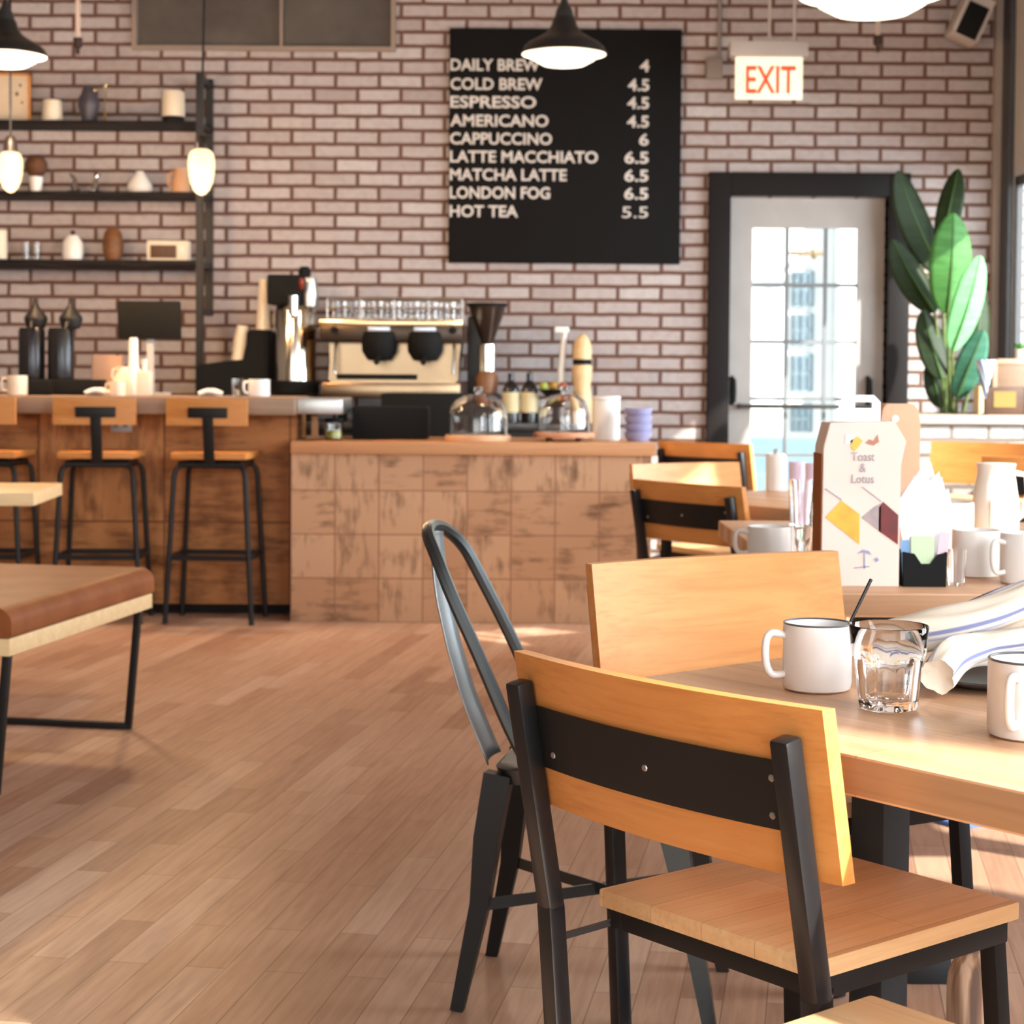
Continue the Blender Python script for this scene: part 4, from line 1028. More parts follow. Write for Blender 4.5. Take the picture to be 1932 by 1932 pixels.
for o in [q for q in bpy.data.objects if q.name.startswith('fruit') and q.get('category') == 'fruit']:
    i = ('yellow' in o['label'], 'golden' in o['label'], 'rust' in o['label']).index(True)
    col = (srgb(158, 166, 70), srgb(164, 122, 40), srgb(160, 74, 44))[i]
    o.location.z = fbz - .006 + (.0, .004, .0)[i]; o.location.x = fb.location.x + (-.054, .0, .054)[i]
    r_ = .0265
    MB().lathe([(r_ * math.sin(PI * j / 12), r_ * .92 * (1 - math.cos(PI * j / 12))) for j in range(13)], 18).build('flesh', flat('fruit_skin_%d' % i, col, .45), o)
    MB().tube([(0, 0, r_ * 1.8), (.004, 0, r_ * 2.05)], .003, 6).build('stem', DARKW, o)

# ------------------------------------------------------------------ on the low counter
CZ = CT1 + .0008
kc = 8.85 / FPX
def onct(px, Y): return (PX(px, Y, 825), Y, CZ)
def cloche(label, px, Y, w, h, brd):
    t = thing('glass_cloche', label, 'cake dome', onct(px, Y))
    kc = Y / FPX
    return t, kc
t, q = cloche('glass cake dome on a pale wooden board, left of the pair', 902, 8.85, 0, 0, 0)
MB().lathe([(0, 0), (61 * q, 0), (62 * q, 3 * q), (62 * q, 9 * q), (60 * q, 11 * q), (0, 11 * q)], 40).build('board', wood('dome_board', srgb(206, 160, 122), srgb(224, 182, 146), 0), t)
def dome(q, r, h, z, t):
    o_ = [(r, z), (r, z + h * .45), (r * .94, z + h * .66), (r * .78, z + h * .84), (r * .5, z + h * .96), (r * .12, z + h)]
    i_ = [(max(a - 2 * q, .3 * q), b_ - (1.5 * q if k_ > 1 else 0)) for k_, (a, b_) in enumerate(o_)]
    MB().lathe(o_ + i_[::-1] + [o_[0]], 40).build('dome', GLASS, t)
    MB().lathe([(0, z + h - .5 * q), (5 * q, z + h), (5 * q, z + h + 3 * q), (9 * q, z + h + 7 * q), (8 * q, z + h + 13 * q), (0, z + h + 15 * q)], 18).build('dome_knob', GLASS, t)
dome(q, 56 * q, 76 * q, 11.2 * q, t)
t, q = cloche('glass cake dome on a footed wooden stand, right of the pair', 1064, 8.85, 0, 0, 0)
MB().lathe([(0, 8 * q), (57 * q, 8 * q), (58 * q, 10 * q), (58 * q, 15 * q), (56 * q, 17 * q), (0, 17 * q)], 40).build('stand_board', wood('stand_board', srgb(186, 130, 100), srgb(206, 152, 120), 0), t)
for a in range(4):
    MB().lathe([(0, 0), (5 * q, 0), (6 * q, 8 * q), (0, 8 * q)], 12, (40 * q * math.cos(a * PI / 2 + .8), 40 * q * math.sin(a * PI / 2 + .8), 0)).build('foot', DARKW, t)
dome(q, 50 * q, 72 * q, 17.2 * q, t)
ca = lathe_thing('canister', 'white tall canister on the low counter right of the second glass dome', 'canister', onct(1143, 9.06), [(0, 0), (26 * kc, 0), (27 * kc, 3 * kc), (27 * kc, 76 * kc), (25 * kc, 78 * kc), (0, 78 * kc)], WHITE, extra=[('lid', [(0, 78 * kc), (28 * kc, 78 * kc), (28 * kc, 84 * kc), (0, 86 * kc)], WHITE)])
LAV = flat('lavender_glaze', srgb(150, 150, 190), .35)
for i in range(4):
    lathe_thing('bowl', 'lavender bowl, %s in the stack by the end of the low counter' % ('bottom one', 'second from the bottom', 'third from the bottom', 'topmost')[i], 'bowl', (PX(1204, 8.9, 800), 8.9, CZ + i * 15 * kc),
                [(0, 0), (18 * kc, 0), (25 * kc, 8 * kc), (27 * kc, 18 * kc), (25.5 * kc, 18 * kc), (23 * kc, 14.5 * kc), (0, 13.2 * kc)], LAV, group='lavender bowls stacked on the low counter')
lj = lathe_thing('jar', 'small clear jar of lime slices at the left end of the low counter', 'jar', onct(630, 8.85), [(0, 0), (16 * kc, 0), (17 * kc, 2 * kc), (17 * kc, 32 * kc), (16 * kc, 32 * kc), (15.5 * kc, 3 * kc), (0, 3 * kc)], GLASS)
MB().lathe([(0, 3.2 * kc), (14.5 * kc, 3.2 * kc), (14.5 * kc, 17 * kc), (0, 19 * kc)], 20).build('lime_slices', flat('lime', srgb(180, 176, 60), .5), lj)
MB().lathe([(0, 32.2 * kc), (17.5 * kc, 32.2 * kc), (17.5 * kc, 40 * kc), (0, 40 * kc)], 20).build('lid', MATTE, lj)
wr = thing('menu_holder', 'small upright wooden card holder at the left end of the low counter', 'card holder', onct(594, 8.95))
MB().box2((-6 * kc, -.02, 0), (6 * kc, .02, 44 * kc), .003).build('upright', CTOP, wr)
MB().box2((-16 * kc, -.03, 0), (16 * kc, .03, 5 * kc), .003).build('base', CTOP, wr)
tr = thing('black_tray', 'low black tray bin on the low counter left of the first dome', 'tray', onct(738, 9.0))
MB().box2((-72 * kc, -.10, 0), (72 * kc, .12, 62 * kc), .012).build('tub', MATTE, tr)

# ------------------------------------------------------------------ plant and things on the partition
PZY = 10.44
plt = thing('potted_plant', 'tall broad leaved green plant in the corner behind the brick partition', 'plant', (PX(1790, PZY, 700), PZY, 0))
MB().lathe([(0, 0), (.15, 0), (.19, .36), (.19, .40), (.17, .40), (.16, .36), (0, .35)], 28).build('pot', FRAME, plt)
def leaf(b0, b1, wpx, bend, mat, twist=0, Y0=PZY, Y1=PZY, name='leaf'):
    A = P(b0[0], b0[1], Y0) - plt.location; B = P(b1[0], b1[1], Y1) - plt.location
    L = B - A; l = L.length; d = L.normalized()
    side = Vector((0, 1, 0)).cross(d)
    if side.length < .01: side = Vector((1, 0, 0))
    side.normalize()
    side = (Matrix.Rotation(R(twist), 3, d) @ side)
    nor = d.cross(side)
    wd = wpx * PZY / FPX / 2 / max(.35, abs(math.cos(R(twist))))
    def fn(u, v):
        v = .5 - .5 * math.cos(PI * v)
        sft = max(0, 1 - abs(2 * v ** .92 - 1) ** 2.3) ** .62 if 0 < v < 1 else 0.0
        x = (2 * u - 1)
        w_ = wd * max(sft, .02)
        return A + d * (l * v) + side * (x * w_) + nor * (bend * l * math.sin(PI * v) + .22 * w_ * abs(x))
    o = MB().grid(fn, 8, 22).build(name, mat, plt, smooth=70, solid=.003)
    MB().tube([A + d * (l * v) + nor * (bend * l * math.sin(PI * v) - .003) for v in [i / 12 for i in range(13)]], [.007 - .0055 * i / 12 for i in range(13)], 6).build('midrib', MATS['leaf_rib'], o)
flat('leaf_rib', srgb(66, 96, 48), .6, 0, .2)
def leafm(n, c1, c2):
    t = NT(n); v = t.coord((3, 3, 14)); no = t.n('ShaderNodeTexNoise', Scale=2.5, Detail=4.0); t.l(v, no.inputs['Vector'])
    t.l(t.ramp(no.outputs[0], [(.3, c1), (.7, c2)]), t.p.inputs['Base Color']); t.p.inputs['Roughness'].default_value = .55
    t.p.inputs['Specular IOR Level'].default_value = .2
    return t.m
LD = leafm('leaf_dark_green', srgb(22, 34, 12), srgb(34, 48, 20)); LM = leafm('leaf_mid_green', srgb(52, 96, 40), srgb(72, 122, 62)); LB = leafm('leaf_sunlit_green', srgb(96, 160, 100), srgb(116, 178, 122)); LT_ = leafm('leaf_teal_green', srgb(44, 88, 68), srgb(62, 108, 88))  # brightest green has sunlight put into the leaf colour
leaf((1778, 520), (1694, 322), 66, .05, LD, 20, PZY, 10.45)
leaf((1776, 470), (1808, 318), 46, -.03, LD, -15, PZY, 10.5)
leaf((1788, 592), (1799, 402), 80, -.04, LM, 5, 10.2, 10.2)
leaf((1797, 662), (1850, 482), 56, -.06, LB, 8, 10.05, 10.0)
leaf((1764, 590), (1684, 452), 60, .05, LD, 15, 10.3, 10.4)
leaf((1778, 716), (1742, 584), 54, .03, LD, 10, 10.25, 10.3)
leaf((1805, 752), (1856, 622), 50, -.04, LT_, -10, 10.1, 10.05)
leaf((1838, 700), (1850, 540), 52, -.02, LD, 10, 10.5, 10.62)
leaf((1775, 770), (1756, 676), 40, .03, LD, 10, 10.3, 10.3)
SO = Vector((0, 0, .35))
for (px, py, Y) in ((1778, 520, PZY), (1776, 470, PZY), (1788, 592, 10.2), (1797, 662, 10.05), (1764, 590, 10.3), (1778, 716, 10.25), (1805, 752, 10.1), (1838, 700, 10.5), (1775, 770, 10.3)):
    e_ = P(px, py, Y) - plt.location
    m_ = SO.lerp(e_, .5) * 1.0; m_.x *= .55
    MB().tube([Vector((e_.x * .1, 0, .35)), m_, e_], [.013, .011, .008], 8).build('stem', leafm('stem_green', srgb(74, 88, 44), srgb(98, 112, 60)) if 'stem_green' not in bpy.data.materials else bpy.data.materials['stem_green'], plt)

HZ = hz + .0008
kp = 9.92 / FPX
cd = thing('wooden_caddy', 'dark wooden caddy with pale side frame on the brick partition', 'caddy', (PX(1888, 9.99, 760), 9.99, HZ))
MB().box2((-36 * kp, -.05, 0), (46 * kp, .06, 52 * kp), .003).build('box', wood('caddy_dark', srgb(62, 38, 24), srgb(84, 54, 34), 0), cd)
for px in (-42, 48): MB().box2((px * kp - .012, -.06, 0), (px * kp + .012, .07, 54 * kp), .003).build('side_frame', PALEW, cd)
MB().box2((-18 * kp, -.054, 14 * kp), (24 * kp, -.0505, 44 * kp)).build('label', flat('caddy_label', srgb(128, 100, 34), .6), cd, smooth=0)
cr = thing('wooden_crate', 'taller wooden crate behind the dark caddy on the brick partition', 'crate', (PX(1910, 9.985, 740), 9.985 + .03, HZ))
b = MB()
cr.location.y = 10.12
MB().box2((-22 * kp, -.04, 0), (40 * kp, .05, 96 * kp), .003).build('panel', wood('crate_panel', srgb(108, 80, 60), srgb(128, 98, 76), 0), cr)
MB().box2((-30 * kp, -.045, 0), (-21 * kp, .055, 104 * kp), .003).build('frame_post', wood('crate_frame', srgb(140, 108, 84), srgb(160, 128, 104), 2), cr)
MB().box2((-21 * kp, -.045, 96 * kp), (40 * kp, .055, 106 * kp), .003).build('frame_rail', wood('crate_frame2', srgb(150, 118, 94), srgb(170, 138, 114), 0), cr)
cone = thing('paper_cone', 'blue and white striped paper cone sticking up beside the crate', 'paper cone', (PX(1862, 9.86, 730), 9.86 - .0, HZ))
sm = NT('striped_paper'); wv = sm.n('ShaderNodeTexWave', Scale=14.0); wv.wave_type = 'BANDS'; wv.bands_direction = 'X'; sm.l(sm.coord(rot=(0, R(20), 0)), wv.inputs['Vector'])
sm.l(sm.ramp(wv.outputs[0], [(.45, srgb(205, 212, 225)), (.6, srgb(96, 112, 150))]), sm.p.inputs['Base Color']); sm.p.inputs['Roughness'].default_value = .8
MB().lathe([(.004, 30 * kp), (18 * kp, 103 * kp)], 24, (-3 * kp, 0, 0)).build('cone', sm.m, cone, solid=.0015)
MB().lathe([(0, 0), (.022, 0), (.022, .006), (.005, .01), (.005, 36 * kp), (0, 36 * kp)], 16, (-3 * kp, 0, 0)).build('holder', MATTE, cone)
cone.location.y = 9.87

lf = thing('small_plant', 'small leafy plant in a pale pot on top of the wooden crate', 'plant', (PX(1924, 10.12, 660), 10.12, HZ + 106 * kp + .001))
MB().lathe([(0, 0), (7 * kp, 0), (9 * kp, 18 * kp), (0, 17 * kp)], 18).build('pot', CREAM, lf)
b = MB(); rnd = random.Random(3)
for i in range(16):
    a = rnd.uniform(0, 2 * PI); l = rnd.uniform(12, 26) * kp; e = rnd.uniform(.3, 1.2)
    d = Vector((math.cos(a) * math.cos(e), math.sin(a) * math.cos(e), math.sin(e))); sd = Vector((-math.sin(a), math.cos(a), 0))
    o_ = Vector((0, 0, 17 * kp))
    q_ = [b.bm.verts.new(o_), b.bm.verts.new(o_ + d * l * .5 + sd * l * .22), b.bm.verts.new(o_ + d * l - Vector((0, 0, l * .15))), b.bm.verts.new(o_ + d * l * .5 - sd * l * .22)]
    b.bm.faces.new(q_)
b.build('leaves', LM, lf, solid=.002)

# ------------------------------------------------------------------ things on the near table
TBZ = TZ + .0006
def ont(px, py): g = G(px, py, TBZ); return (g.x, g.y, TBZ)
ENA = flat('enamel_rim', (.10, .09, .09, 1), .4)
MUGW = flat('matte_white_mug', (.80, .77, .74, 1), .3, 0, .5, .02)
g = G(1541, 1300, TBZ); q = g.y / FPX
mug('white mug with dark rim left of the tumbler on the near table', (g.x, g.y, TBZ), 65 * q, 126 * q, 188, MUGW, ENA)
sp = thing('spoon', 'thin dark spoon handle standing in the mug beside the tumbler', 'spoon', (g.x, g.y, TBZ))
MB().tube([(.024, 0, 14 * q), (.045, .006, 118 * q), (108 * q, .03, 205 * q)], [.0035, .0022, .0026], 8).build('handle', BLACK, sp)
MB().lathe([(0, -.02), (.010, -.012), (.012, 0), (.008, .014), (0, .02)], 14, M=Matrix.Translation((.022, 0, 16 * q)) @ Matrix.Rotation(R(12), 4, 'Y') @ Matrix.Diagonal((1, .3, 1, 1))).build('bowl', BLACK, sp)
g = G(1675, 1337, TBZ); q = g.y / FPX
tg = thing('tumbler', 'faceted clear glass tumbler at the front of the near table', 'glass', (g.x, g.y, TBZ), R(9))
b = MB(); n = 40
def rad(k, r, f):     # scalloped wall
    return r * (1 - f * abs(math.sin(5 * 2 * PI * k / n)))
prof = [(0, 0, 0), (50, 0, .03), (56, 4, .07), (58, 14, .09), (64, 84, .10), (66, 96, .04), (70, 104, 0), (75, 158, 0), (73.5, 160, 0), (71.5, 158, 0), (65, 100, 0), (56, 22, 0), (48, 17, 0), (0, 16, 0)]
rings = []
for r, z, f in prof:
    if r == 0: rings.append([b.bm.verts.new((0, 0, z * q))])
    else: rings.append([b.bm.verts.new((rad(k, r * q, f) * math.cos(2 * PI * k / n), rad(k, r * q, f) * math.sin(2 * PI * k / n), z * q)) for k in range(n)])
for A, B_ in zip(rings, rings[1:]):
    for k in range(n):
        k2 = (k + 1) % n
        if len(A) == 1: b.bm.faces.new((A[0], B_[k2], B_[k]))
        elif len(B_) == 1: b.bm.faces.new((A[k], A[k2], B_[0]))
        else: b.bm.faces.new((A[k], A[k2], B_[k2], B_[k]))
b.build('body', glass('tumbler_glass', ior=1.3), tg, smooth=50)
g2 = G(1945, 1388, TBZ); q2 = g2.y / FPX
mug('white mug cut off by the right edge, nearest on the table', (g2.x, g2.y, TBZ), 82 * q2, 146 * q2, 236, MUGW, ENA)
pg = G(1872, 1292, TBZ)
pl_ = thing('plate', 'dark plate with pale rim line under the striped napkin', 'plate', (pg.x, pg.y, TBZ))
MB().lathe([(0, 0), (.060, 0), (.066, .003), (.105, .013), (.112, .016), (.110, .0185), (.10, .017), (.064, .007), (0, .006)], 48).build('dish', flat('slate_plate', (.035, .03, .035, 1), .35), pl_)
nm = NT('striped_linen'); v_ = nm.coord(rot=(0, 0, 0), kind='UV')
sx_ = nm.n('ShaderNodeSeparateXYZ'); nm.l(v_, sx_.inputs[0])
wv = nm.n('ShaderNodeMath', operation='FRACT'); mul = nm.n('ShaderNodeMath', operation='MULTIPLY'); nm.l(sx_.outputs[0], mul.inputs[0]); mul.inputs[1].default_value = 3.0; nm.l(mul.outputs[0], wv.inputs[0])
st = nm.ramp(wv.outputs[0], [(.0, srgb(236, 220, 200)), (.62, srgb(238, 224, 206)), (.66, srgb(132, 136, 172)), (.72, srgb(132, 136, 172)), (.76, srgb(236, 222, 204)), (.84, srgb(176, 178, 198)), (.88, srgb(236, 222, 204))])
nm.t.nodes[-1].color_ramp.interpolation = 'LINEAR'
nm.l(st, nm.p.inputs['Base Color']); nm.p.inputs['Roughness'].default_value = .9; nm.p.inputs['Specular IOR Level'].default_value = .1
nn = nm.n('ShaderNodeTexNoise', Scale=400.0); nm.l(nm.coord(), nn.inputs['Vector']); nm.bump(nn.outputs[0], .15, .001)
def roll(pts, r, sq, name, par, turns=1.0):
    """a loosely rolled cloth following pts"""
    pts = [Vector(p) for p in pts]
    # resample with Catmull-Rom
    P_ = [pts[0]] + pts + [pts[-1]]; path = []
    for i in range(1, len(P_) - 2):
        for k in range(8):
            t = k / 8; p0, p1, p2, p3 = P_[i - 1:i + 3]
            path.append(.5 * ((2 * p1) + (p2 - p0) * t + (2 * p0 - 5 * p1 + 4 * p2 - p3) * t * t + (3 * p1 - p0 - 3 * p2 + p3) * t ** 3))
    path.append(pts[-1]); m = len(path); n = 28
    b = MB(); uvl = b.bm.loops.layers.uv.new('UVMap'); rings = []
    for i, p in enumerate(path):
        t = (path[min(i + 1, m - 1)] - path[max(i - 1, 0)]).normalized()
        u = Vector((0, 0, 1)); u = (u - t * u.dot(t)).normalized(); v = t.cross(u)
        ring = []
        for k in range(n):
            a = 2 * PI * k / n
            rr = r * (1 + .10 * math.sin(3 * a + i * .23) + .06 * math.sin(7 * a - i * .3)) * (1 - .25 * (i / m > .93) * 0)
            if a > 5.6: rr *= 1.10
            ring.append(b.bm.verts.new(p + u * math.cos(a) * rr * sq + v * math.sin(a) * rr))
        rings.append(ring)
    for i in range(m - 1):
        for k in range(n):
            f = b.bm.faces.new((rings[i][k], rings[i][(k + 1) % n], rings[i + 1][(k + 1) % n], rings[i + 1][k]))
            for lp, (kk_, ii) in zip(f.loops, ((k, i), (k + 1, i), (k + 1, i + 1), (k, i + 1))): lp[uvl].uv = (kk_ / n, ii / m * 3)
    for ring, rev in ((rings[0], 1), (rings[-1], 0)):
        c0 = sum((x.co for x in ring), Vector()) / n
        inner = [b.bm.verts.new(c0.lerp(x.co, .55) + (path[1] - path[0]).normalized() * (.006 if rev else -.006)) for x in ring]
        for k in range(n): b.bm.faces.new((ring[k], ring[(k + 1) % n], inner[(k + 1) % n], inner[k]))
        b.bm.faces.new(inner)
    o = b.build(name, nm.m, par, smooth=60); return o
nap = thing('cloth_napkin', 'cream napkin with blue stripes rolled and folded over the dark plate', 'napkin', (pg.x, pg.y, TBZ + .019))
N0 = Vector(nap.location) - Vector((0, 0, .008))
roll([P(1640, 1222, 2.80) - N0, P(1745, 1207, 2.76) - N0, P(1850, 1180, 2.76) - N0, P(1945, 1140, 2.80) - N0, P(2010, 1118, 2.84) - N0], .034, .85, 'rolled_cloth', nap)
roll([P(1768, 1288, 2.54) - N0, P(1790, 1258, 2.60) - N0, P(1838, 1238, 2.66) - N0, P(1900, 1228, 2.68) - N0, P(1985, 1215, 2.70) - N0], .025, .95, 'folded_end', nap)

# ------------------------------------------------------------------ things on the long table
CARD = flat('blush_card', srgb(232, 212, 200), .7, 0, .2, .02)
CARDW = flat('white_card', srgb(240, 238, 240), .7, 0, .2, .02)
KRAFT = flat('kraft_side_shaded', srgb(158, 86, 38), .8, 0, .2)  # kraft side of the carton, its shade put into the colour
TAN = flat('tan_card', srgb(226, 178, 146), .7, 0, .2, .03)
INK = flat('grey_print', srgb(168, 156, 164), .8)
INKB = flat('blue_grey_print', srgb(150, 154, 182), .8)
bY = 3.9; q = bY / FPX
ca1 = thing('carton_carrier', 'blush pink carton with handle, diagonal windows and printed lettering on the long table', 'carton', (PX(1622, bY, 1108), bY, TBZ))
poly = [(-74, 0), (74, 0), (74, 230), (85, 275), (62, 313), (-60, 309), (-72, 262)]
MB().prism([(a * q, c * q) for a, c in poly], .11, bev=.0015).build('box', CARD, ca1)
MB().box2((-74 * q - .0012, .004, .002), (-74 * q + .001, .108, 250 * q)).build('side_panel', KRAFT, ca1, smooth=0)
hp = MB()
hx0_, hx1_, hz0_, hz1_ = -36 * q, 44 * q, 311 * q, 362 * q
sx0, sx1, sz0, sz1 = -5 * q, 27 * q, 337 * q, 348 * q
yh = .05
for a, c in (((hx0_, hz0_), (hx1_, sz0)), ((hx0_, sz0), (sx0, sz1)), ((sx1, sz0), (hx1_, sz1))): hp.box2((a[0], yh, a[1]), (c[0], yh + .004, c[1]))
hp.prism([(hx0_, sz1), (hx1_, sz1), (hx1_ - 3 * q, sz1 + 4 * q), (hx1_ - 13 * q, hz1_), (hx0_ + 14 * q, hz1_), (hx0_ + 3 * q, sz1 + 4 * q)], .004, Matrix.Translation((0, yh, 0)))
hp.build('handle', CARDW, ca1, smooth=0)
def decal(poly, m, nm_, t=.0012, y=-.0005): MB().prism([(a * q, c * q) for a, c in poly], t, Matrix.Translation((0, y - t + .0004, 0))).build(nm_, m, ca1, smooth=0)
decal([(-67, 131), (-37, 163), (-2, 137), (-2, 80)], flat('amber_pouch', srgb(226, 170, 52), .35, var=.18, scale=25), 'window_pane')
decal([(2, 131), (26, 152), (38, 158), (38, 104)], flat('grey_pouch', srgb(168, 150, 150), .4, var=.2, scale=25), 'window_pane')
decal([(34, 150), (42, 161), (71, 136), (71, 80), (34, 106)], flat('dark_red_pouch', srgb(104, 10, 10), .35, var=.3, scale=25), 'window_pane')
decal([(-68, 184), (-67, 186), (-36, 165), (-37, 163)], INK, 'fold_line'); decal([(2, 188), (2, 190), (38, 163), (38, 161)], INK, 'fold_line')
decal([(-31, 270), (-30, 288), (-14, 288), (-18, 272)], CARDW, 'printed_emblem'); decal([(-20, 262), (-22, 276), (-8, 284), (2, 276), (-6, 264), (-14, 256)], flat('emblem_yellow', srgb(216, 186, 90), .7), 'printed_emblem')
decal([(6, 272), (14, 279), (22, 276), (30, 288), (33, 274), (22, 267)], flat('emblem_brown', srgb(186, 130, 104), .7), 'printed_emblem')
for txt, zc_, wpx in (('Toast', 238, 44), ('&', 217, 12), ('Lotus', 196, 42)):
    move(text_mb(txt, 24 * q, wpx * q, .0004, .0001, 'CENTER'), (3 * q, -.0014, zc_ * q)).build('printed_word', INK, ca1, smooth=0)
decal([(-6, 62), (4, 70), (16, 68), (22, 60), (12, 63), (2, 64)], INKB, 'printed_sprig'); decal([(7, 63), (9, 63), (10, 34), (7, 34)], INKB, 'printed_sprig'); decal([(25, 52), (32, 56), (36, 50), (30, 46)], INKB, 'printed_sprig'); decal([(-12, 36), (18, 39), (18, 37), (-12, 34)], INKB, 'printed_sprig')

b2Y = 4.14; q = b2Y / FPX
ca2 = thing('carton_carrier', 'tan carton with a round punched hole behind the pink printed carton', 'carton', (PX(1697, b2Y, 1000), b2Y, TBZ))
hh = (PZ(762, b2Y, 1697) - TBZ) / q
MB().prism([(-38 * q, 0), (36 * q, 0), (37 * q, (hh - 40) * q), (34 * q, (hh - 14) * q), (24 * q, hh * q), (-28 * q, hh * q), (-36 * q, (hh - 12) * q), (-38 * q, (hh - 40) * q)], .08, bev=.002).build('box', TAN, ca2)
MB().lathe([(0, .001), (6.5 * q, .001), (7 * q, 0)], 20, M=Matrix.Translation((-11 * q, -.0002, (hh - 28) * q)) @ Matrix.Rotation(R(90), 4, 'X')).build('punched_hole', flat('hole_pale', srgb(240, 236, 220), .8), ca2)

cY = 3.9; q = cY / FPX
cdy = thing('napkin_caddy', 'small black caddy with notched front holding white napkins', 'caddy', (PX(1745, cY, 1090), cY, TBZ))
w_ = 40 * q; h_ = 66 * q; dp = .062
b = MB(); b.prism([(-w_, 0), (w_, 0), (w_ + 2 * q, h_), (w_ * .55, h_ * .92), (w_ * .25, h_ * .66), (-w_ * .18, h_ * .66), (-w_ * .5, h_ * .95), (-w_ - 2 * q, h_)], .003)
b.build('front_panel', MATTE, cdy, smooth=0)
b = MB(); b.box2((-w_, .003, 0), (w_, dp, .003)); b.box2((-w_ - q, .003, 0), (-w_ + .002, dp, h_)); b.box2((w_ - .002, .003, 0), (w_ + q, dp, h_)); b.box2((-w_, dp, 0), (w_, dp + .003, h_))
b.build('tray', MATTE, cdy, smooth=0)
for i, (dx, tilt, hgt, y) in enumerate(((-22, -9, 190, .012), (-8, -2, 225, .019), (6, 5, 215, .026), (16, 11, 185, .033), (-14, -5, 205, .040), (2, 2, 232, .047), (12, 8, 205, .054))):
    t = thing('paper_napkin', 'white paper napkin standing fanned out in the black caddy', 'napkin', (cdy.location.x + dx * q * .35, cY + y, TBZ + .0045), 0, 'white napkins in the black caddy')
    wv_ = 17 * q
    MB().prism([(-wv_, 0), (wv_, 0), (wv_ * 1.8, hgt * q * .72), (wv_ * .5, hgt * q), (-wv_ * 1.3, hgt * q * .82)], .0022, Matrix.Rotation(R(tilt), 4, 'Y')).build('sheet', PAPER, t, smooth=0)
for i, (dx, col, nm_, z) in enumerate(((-4, srgb(196, 216, 180), 'pale green', 92), (28, srgb(230, 196, 206), 'pink', 100), (-32, srgb(120, 160, 205), 'blue', 84))):
    t = thing('sugar_packet', nm_ + ' sugar packet at the front of the black caddy', 'sugar packet', (cdy.location.x + dx * q, cY + (.0055, .0075, .0075)[i], TBZ + .0045))
    ww = (22, 10, 8)[i] * q
    MB().prism([(-ww, 0), (ww, 0), (ww, z * q), (-ww, z * q)], .0015, Matrix.Rotation(R((0, 6, -4)[i]), 4, 'Y'), ).build('packet', flat('packet_%d' % i, col, .7), t, smooth=0)
def tmug(label, px, Y, rpx, hpx, hang, mat=WHITE, rim=None):
    q = Y / FPX; return mug(label, (PX(px, Y, 1000), Y, TBZ), rpx * q, hpx * q, hang, mat, rim, 'white mugs on the long table')
tmug('white mug right of the napkin caddy, low on the long table', 1843, 4.12, 46, 88, 20, MUGW)
tmug('white mug cut off by the right edge beyond the rolled napkin', 1934, 3.98, 46, 96, 200, MUGW)
tmug('white mug half hidden behind the napkin caddy', 1792, 4.72, 44, 92, 195, MUGW)
tmug('white mug with loop handle peeking over the plain chair backrest', 1452, 4.42, 42, 66, 184, WHITE)
Y = 4.95; q = Y / FPX
jg = lathe_thing('jug', 'tall white jug at the back of the long table by the right edge', 'jug', (PX(1878, Y, 950), Y, TBZ), [(0, 0), (40 * q, 0), (44 * q, 6 * q), (44 * q, 70 * q), (38 * q, 112 * q), (34 * q, 134 * q), (37 * q, 150 * q), (34 * q, 150 * q), (0, 128 * q)], WHITE)
MB().tube([(36 * q, 0, 132 * q), (58 * q, 0, 128 * q), (62 * q, 0, 96 * q), (55 * q, 0, 60 * q), (43 * q, 0, 46 * q)], 5.5 * q, 10).build('handle', WHITE, jg)
MB().box((-3 * q, -44.6 * q, 60 * q), (34 * q, .002, 56 * q), .0006).build('label', flat('jug_label', srgb(240, 214, 196), .8), jg)
q = 5.4 / FPX
tumbler('tall clear water glass left of the pink carton on the long table', (PX(1514, 5.4, 950), 5.4, TBZ), 27 * q, 90 * q)
q = 4.1 / FPX
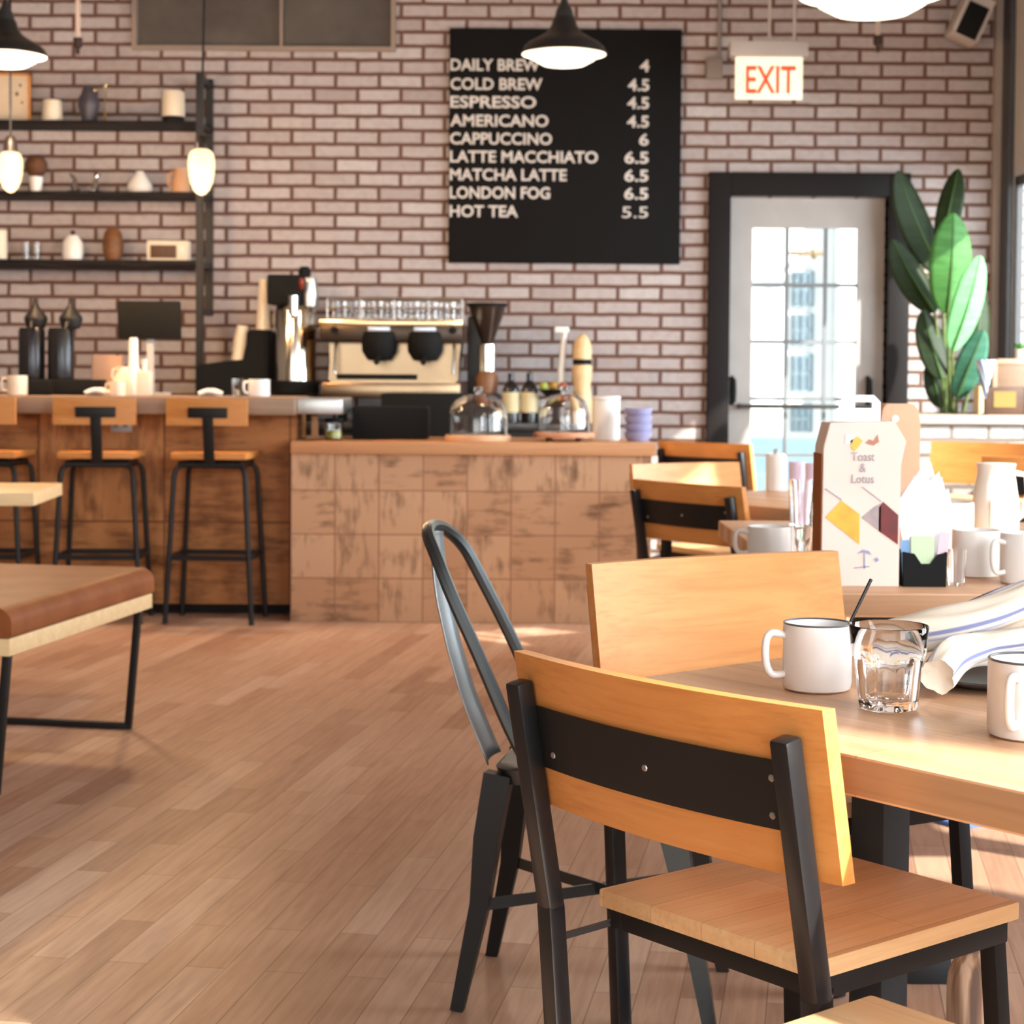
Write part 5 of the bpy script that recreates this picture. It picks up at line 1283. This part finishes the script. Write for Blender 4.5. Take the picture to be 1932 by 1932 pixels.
tumbler('low clear glass between the napkin caddy and the low white mug', (PX(1803, 3.94, 1080), 3.94, TBZ), 19 * q, 66 * q)
tumbler('clear glass beside the pink carton, just over the plain backrest', (PX(1512, 4.3, 1020), 4.3, TBZ), 22 * q, 80 * q)
# far table pieces
q = 7.0 / FPX
def onfar(px, Y): return (PX(px, Y, 900), Y, TBZ)
tg_ = thing('canister', 'white canister on the far table beside the lilac bowls', 'canister', onfar(1464, 7.12))
MB().lathe([(0, 0), (20 * q, 0), (20 * q, 66 * q), (17 * q, 70 * q), (0, 70 * q)], 24).build('body', WHITE, tg_)
MB().lathe([(0, 70 * q), (5 * q, 70 * q), (6 * q, 78 * q), (0, 80 * q)], 16).build('knob', GREYP, tg_)
LIL = flat('lilac_glaze', srgb(222, 208, 232), .4)
for i, (px, Y) in enumerate(((1503, 7.0), (1534, 6.9))):
    lathe_thing('tall_cup', ('left', 'right')[i] + ' tall lilac cup on the far table under the glazed door', 'cup', onfar(px, Y), [(0, 0), (11 * q, 0), (15 * q, 30 * q), (15.5 * q, 58 * q), (14 * q, 58 * q), (13 * q, 8 * q), (0, 6 * q)], LIL, group='lilac cups on the far table')

sk = thing('cloth_bag', 'small tan and grey cloth bag standing on the floor under the near table', 'bag', (PX(1842, 2.95, 1850), 2.95, 0))
ms = NT('streaked_cloth'); wv = ms.n('ShaderNodeTexNoise', Scale=1.0, Detail=2.0); ms.l(ms.coord((55, 55, 3)), wv.inputs['Vector'])
ms.l(ms.ramp(wv.outputs[0], [(.38, srgb(132, 110, 98)), (.5, srgb(186, 150, 122)), (.62, srgb(236, 206, 176))]), ms.p.inputs['Base Color']); ms.p.inputs['Roughness'].default_value = .9
def sack(u, v):
    a = 2 * PI * u; h = .262 * v
    k_ = (1 - max(0, (v - .72) / .28) ** 2.2) ** .5 if v < .999 else .02
    return Vector((.046 * k_ * math.cos(a) * (1 + .04 * math.sin(5 * a)), .036 * k_ * math.sin(a), h))
MB().grid(sack, 28, 16, True).build('sack', ms.m, sk, smooth=80)
